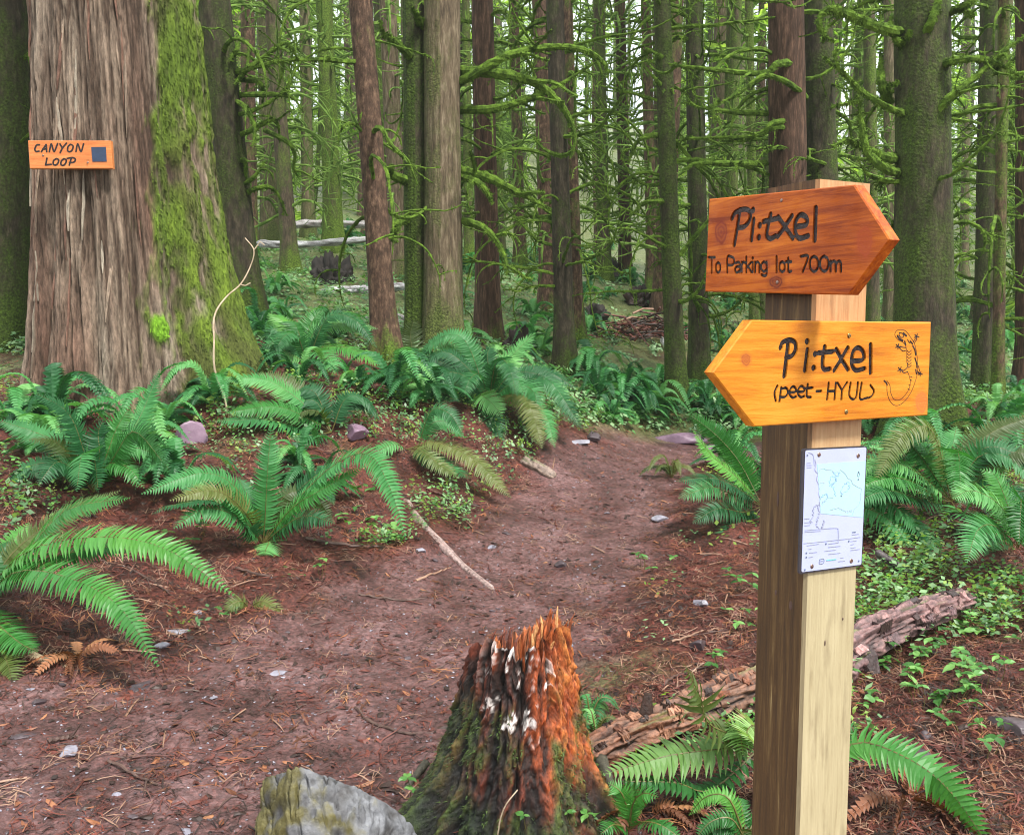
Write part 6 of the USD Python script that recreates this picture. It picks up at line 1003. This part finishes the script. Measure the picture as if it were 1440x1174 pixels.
for i, (lab, pl, r) in enumerate(TW_):
    w = np.array([G(*a) for a in pl]); w[:, 2] += r * 0.9; rg = np.random.default_rng(1000 + i); T = thing("twig", lab, "twig", w[0])
    c = spline(w, 14); c[:, 2] += np.abs(rg.normal(0, 0.006, 14)); part(T, "stick", tube(c, np.linspace(r, r * 0.5, 14), 6, rough=0.2, rng=rg), "litter_pale" if "pale" in lab else "litter_red" if "reddish" in lab else "twig_wood")
    for k in range(2): a = c[5 + 4 * k]; d = norm(c[6 + 4 * k] - c[4 + 4 * k]) + rg.normal(0, 0.5, 3) * [1, 1, 0.1]; part(T, "side_twig", tube(np.array([a, a + d * 0.04, a + d * 0.09 + [0, 0, 0.004]]), [r * 0.5, r * 0.4, r * 0.2], 4), "twig_wood")
yv = G(320, 590)[1]; T = thing("bare_stem", "pale bare stem bending upward beside the giant cedar's mossy flank", "stem", P(320, 590, yv))
part(T, "stem", tube(spline(pxf(yv, (322, 600, 0), (316, 560, 0), (302, 520, -.05), (301, 480, -.05), (302, 443, 0), (318, 418, .1), (338, 400, .15), (352, 375, .2), (357, 352, .2), (345, 335, .25)), 50), np.linspace(0.0085, 0.004, 50), 6, rough=0.1, rng=np.random.default_rng(5)), "dry_stem")
for pl in ([(357, 352, .2), (366, 340, .2), (372, 345, .2)], [(338, 400, .15), (345, 402, .1), (352, 398, .1)]): part(T, "side_twig", tube(np.array(pxf(yv, *pl)), 0.005, 5), "dry_stem")
T = thing("dead_fern", "tangle of dry brown fronds at the foot of the pale bare stem", "dead fern", P(325, 600, yv)); rg = np.random.default_rng(17)
for i in range(16):
    a = P(322 + rg.normal(0, 8), 585 + rg.normal(0, 8), yv - 0.02); e = P(328 + rg.normal(0, 14), 650 + rg.normal(0, 16), yv - 0.2); m = (a + e) / 2 + rg.normal(0, 0.05, 3) + [0, -0.08, 0.05]
    (v, f), c = frond([a, m, e], 0.06, rg, n=14, roll=rg.normal(0, 1)); part(T, "dry_frond", (v, f), "dead_leaf")
for nm, (u, v), lab in (("dead_fern", (150, 680), "brown dead fronds under the dim fern at the left"), ("dead_fern", (110, 930), "reddish dead fronds under the lit fern at the left edge"), ("dead_fern", (1275, 1130), "dead brown fronds at the bottom right of the post"), ("dead_fern", (910, 1150), "dead leaves and fronds between stump and post foot")):
    g = G(u, v); T = thing(nm, lab, "dead fern", g)
    for i in range(9):
        az = rg.uniform(0, 6.28); L = rg.uniform(0.12, 0.3); d = np.array([math.cos(az), math.sin(az), 0]); (vv, f), c = frond([g + [0, 0, 0.02], g + d * L * 0.5 + [0, 0, 0.06], g + d * L + [0, 0, 0.012]], 0.06, rg, n=14, roll=rg.normal(0, 0.8)); part(T, "dry_frond", (vv, f), "dead_leaf")

# ---------------------------------------------------------------- litter, pebbles, low green: what nobody could count
def scatter(name, label, category, protos, n, sampler, scale, tilt, seed, up=0.004):
    rg = np.random.default_rng(seed); root = "/World/" + name; pi = UsdGeom.PointInstancer.Define(stage, root); ORIG[root] = np.zeros(3); paths = []
    UsdGeom.Scope.Define(stage, root + "/kinds")
    for k, (vf, mt) in enumerate(protos):
        pth = f"{root}/kinds/piece_{k:03d}"; m = usdkit.mesh(stage, pth, vf, LOOKS[mt]); paths.append(pth)
    xy = sampler(rg, n); z = ground(xy[:, 0], xy[:, 1]) + up
    e = 0.05; gx_ = (ground(xy[:, 0] + e, xy[:, 1]) - ground(xy[:, 0] - e, xy[:, 1])) / (2 * e); gy_ = (ground(xy[:, 0], xy[:, 1] + e) - ground(xy[:, 0], xy[:, 1] - e)) / (2 * e)
    nn = norm(np.stack([-gx_, -gy_, np.ones(len(xy))], -1) + rg.normal(0, tilt, (len(xy), 3))); ang = rg.uniform(0, 2 * np.pi, len(xy))
    # quaternion: spin about z, then z to the normal
    h = norm(nn + [0, 0, 1]); qa = np.stack([h[:, 2], -h[:, 1] * 1.0, h[:, 0], 0 * ang], -1)      # rotation taking z to nn
    qz = np.stack([np.cos(ang / 2), 0 * ang, 0 * ang, np.sin(ang / 2)], -1); w1, x1, y1, z1 = qa.T; w2, x2, y2, z2 = qz.T
    qq = np.stack([w1 * w2 - x1 * x2 - y1 * y2 - z1 * z2, w1 * x2 + x1 * w2 + y1 * z2 - z1 * y2, w1 * y2 - x1 * z2 + y1 * w2 + z1 * x2, w1 * z2 + x1 * y2 - y1 * x2 + z1 * w2], -1)
    pi.CreatePrototypesRel().SetTargets([Sdf.Path(p) for p in paths]); pi.CreateProtoIndicesAttr(Vt.IntArray(rg.integers(0, len(protos), len(xy)).tolist()))
    pi.CreatePositionsAttr(Vt.Vec3fArray.FromNumpy(np.column_stack([xy, z]).astype(np.float32))); pi.CreateOrientationsAttr(Vt.QuathArray([Gf.Quath(float(a), float(b), float(c), float(d)) for a, b, c, d in qq]))
    s = rg.uniform(*scale, len(xy)); pi.CreateScalesAttr(Vt.Vec3fArray.FromNumpy(np.repeat(s[:, None], 3, 1).astype(np.float32))); tag(root, label, category, kind="stuff")
def near(keep, y0=2.4, y1=11.0, pw=1.5, wide=0.58):
    def f(rg, n):
        out = []
        while sum(map(len, out)) < n:
            y = y0 + (y1 - y0) * rg.random(n) ** pw; x = rg.uniform(-1, 1, n) * (wide * y + 0.3); k = rg.random(n) < keep(x, y); out.append(np.column_stack([x, y])[k])
        return np.vstack(out)[:n]
    return f
def needle_bits(rg, n=9):
    ms = []
    for i in range(n):
        a = rg.uniform(-0.05, 0.05, 3) * [1, 1, 0.06]; az = rg.uniform(0, 6.28); L = rg.uniform(0.03, 0.075); d = np.array([math.cos(az), math.sin(az), rg.normal(0, 0.12)]); w = np.array([-d[1], d[0], 0]) * rg.uniform(0.0009, 0.002)
        b, e = a - d * L / 2, a + d * L / 2; m = (b + e) / 2 + np.array([0, 0, 0.005]) + w * rg.normal(0, 2); ms.append((np.array([b - w, b + w, m + w, m - w, e]), [[0, 1, 2], [0, 2, 3], [3, 2, 4]]))
    return cat(*ms)
def chip(rg, s=0.018):
    k = 6; th = np.arange(k) / k * 6.28; r = s * rg.uniform(0.4, 1.2, k); v = np.stack([r * np.cos(th) * 1.5, r * np.sin(th) * 0.7, rg.normal(0, s * 0.14, k)], -1)
    return np.vstack([v, [[0, 0, s * 0.25]]]), np.array([[i, (i + 1) % k, k] for i in range(k)])
def twiglet(rg, L, r): p = np.array([[-L / 2, 0, 0.0], [-L * 0.15, rg.normal(0, L * 0.06), 0.004], [L * 0.2, rg.normal(0, L * 0.06), 0.006], [L / 2, 0, 0.001]]); return tube(p, [r, r, r * 0.8, r * 0.4], 4)
rg = np.random.default_rng(51)
offtrail = lambda x, y: np.clip(1.0 - 0.85 * trail_at(x, y), 0, 1) * np.clip(1.4 - 0.9 * fbm(np.stack([x * .5, y * .5, 0 * x], -1), 3, 31) - np.clip((y - 7) * 0.06, 0, .6), 0.05, 1)
lit = [(needle_bits(rg), ("litter_red", "litter_red", "litter_dark", "litter_red", "litter_red", "dead_leaf", "litter_dark", "litter_pale")[k]) for k in range(8)]
scatter("needle_litter", "reddish brown fallen needles and shreds covering the ground", "litter", lit, 19000, near(offtrail, y1=12), (0.7, 1.5), 0.12, 61)
scatter("wood_chips", "dark and reddish flakes of bark and dead leaf on soil and trail", "litter", [(chip(rg), ("litter_red", "litter_dark", "litter_dark", "litter_red", "litter_red", "dead_leaf")[k % 6]) for k in range(12)], 9000, near(lambda x, y: 0.35 + 0.65 * offtrail(x, y), y1=9), (0.35, 1.3), 0.16, 62)
scatter("fallen_twigs", "many short fallen twigs strewn over ground and trail edges", "litter", [(twiglet(rg, rg.uniform(0.06, 0.2), rg.uniform(0.0013, 0.0035)), ("twig_wood", "litter_red", "twig_wood", "litter_pale", "litter_dark")[k % 5]) for k in range(10)], 2600, near(lambda x, y: 0.15 + 0.85 * offtrail(x, y), y1=11), (0.6, 1.5), 0.05, 63)
gr = icos(1, (1, 0.8, 0.5), 0.3, 1.7, 960, 4)
scatter("gravel", "tiny grit and stone crumbs in the damp trail", "gravel", [((gr[0] * 0.008, gr[1]), "pebble"), ((gr[0] * [0.009, 0.006, 0.004], gr[1]), "slate"), ((gr[0] * [0.007, 0.009, 0.006], gr[1]), "litter_dark"), ((gr[0] * 0.007, gr[1]), "litter_red")], 5200, near(lambda x, y: trail_at(x, y) * 0.95 + 0.05, y1=9.5), (0.3, 1.1), 0.2, 64, up=0.001)
def sprig(rg, n, size):
    ms = []
    for i in range(n):
        az = rg.uniform(0, 6.28); r = rg.uniform(0.0, 0.09); c = np.array([r * math.cos(az), r * math.sin(az), rg.uniform(0.02, 0.11)]); b = rg.uniform(0, 6.28); s = size * rg.uniform(0.6, 1.2); d = np.array([math.cos(b), math.sin(b), rg.normal(0, 0.3)]); w = np.array([-math.sin(b), math.cos(b), rg.normal(0, 0.3)]) * s * 0.3
        ms.append((np.array([c, c + d * s * 0.5 + w, c + d * s, c + d * s * 0.5 - w]), [[0, 1, 2], [0, 2, 3]]))
    return cat(*ms)
gsel = lambda x, y: np.clip((fbm(np.stack([x * 0.5, y * 0.5, 0 * x], -1), 4, 31) - 0.5) * 4 + (y - 6.6) * 0.16 + 0.1, 0.0, 1) * (trail_at(x, y) < 0.05) * (1 - 0.55 * ((np.abs(720 + x / y * FOC - 920) < 90) & (y > 12.5)))
scatter("low_green_plants", "low mixed green leaves covering the forest floor beyond the bank", "ground cover", [(sprig(rg, 14, rg.uniform(0.04, 0.07)), ("undergrowth_leaf", "ground_leaf", "undergrowth_leaf")[k % 3]) for k in range(7)], 13000, near(gsel, y0=9.0, y1=44, pw=1.5, wide=0.6), (0.55, 1.45), 0.12, 65)
scatter("bank_seedlings", "tiny seedlings and creeping leaves on the banks beside the trail", "ground cover", [(sprig(rg, 12, rg.uniform(0.022, 0.04)), ("undergrowth_leaf", "ground_leaf", "needles")[k % 3]) for k in range(7)], 2600, near(lambda x, y: np.clip((fbm(np.stack([x * 0.9, y * 0.9, 0 * x], -1), 4, 33) - 0.46) * 4 + (y - 6.5) * 0.12, 0, 1) * (trail_at(x, y) < 0.05), y0=3.2, y1=10, pw=1.0), (0.6, 1.3), 0.12, 66)
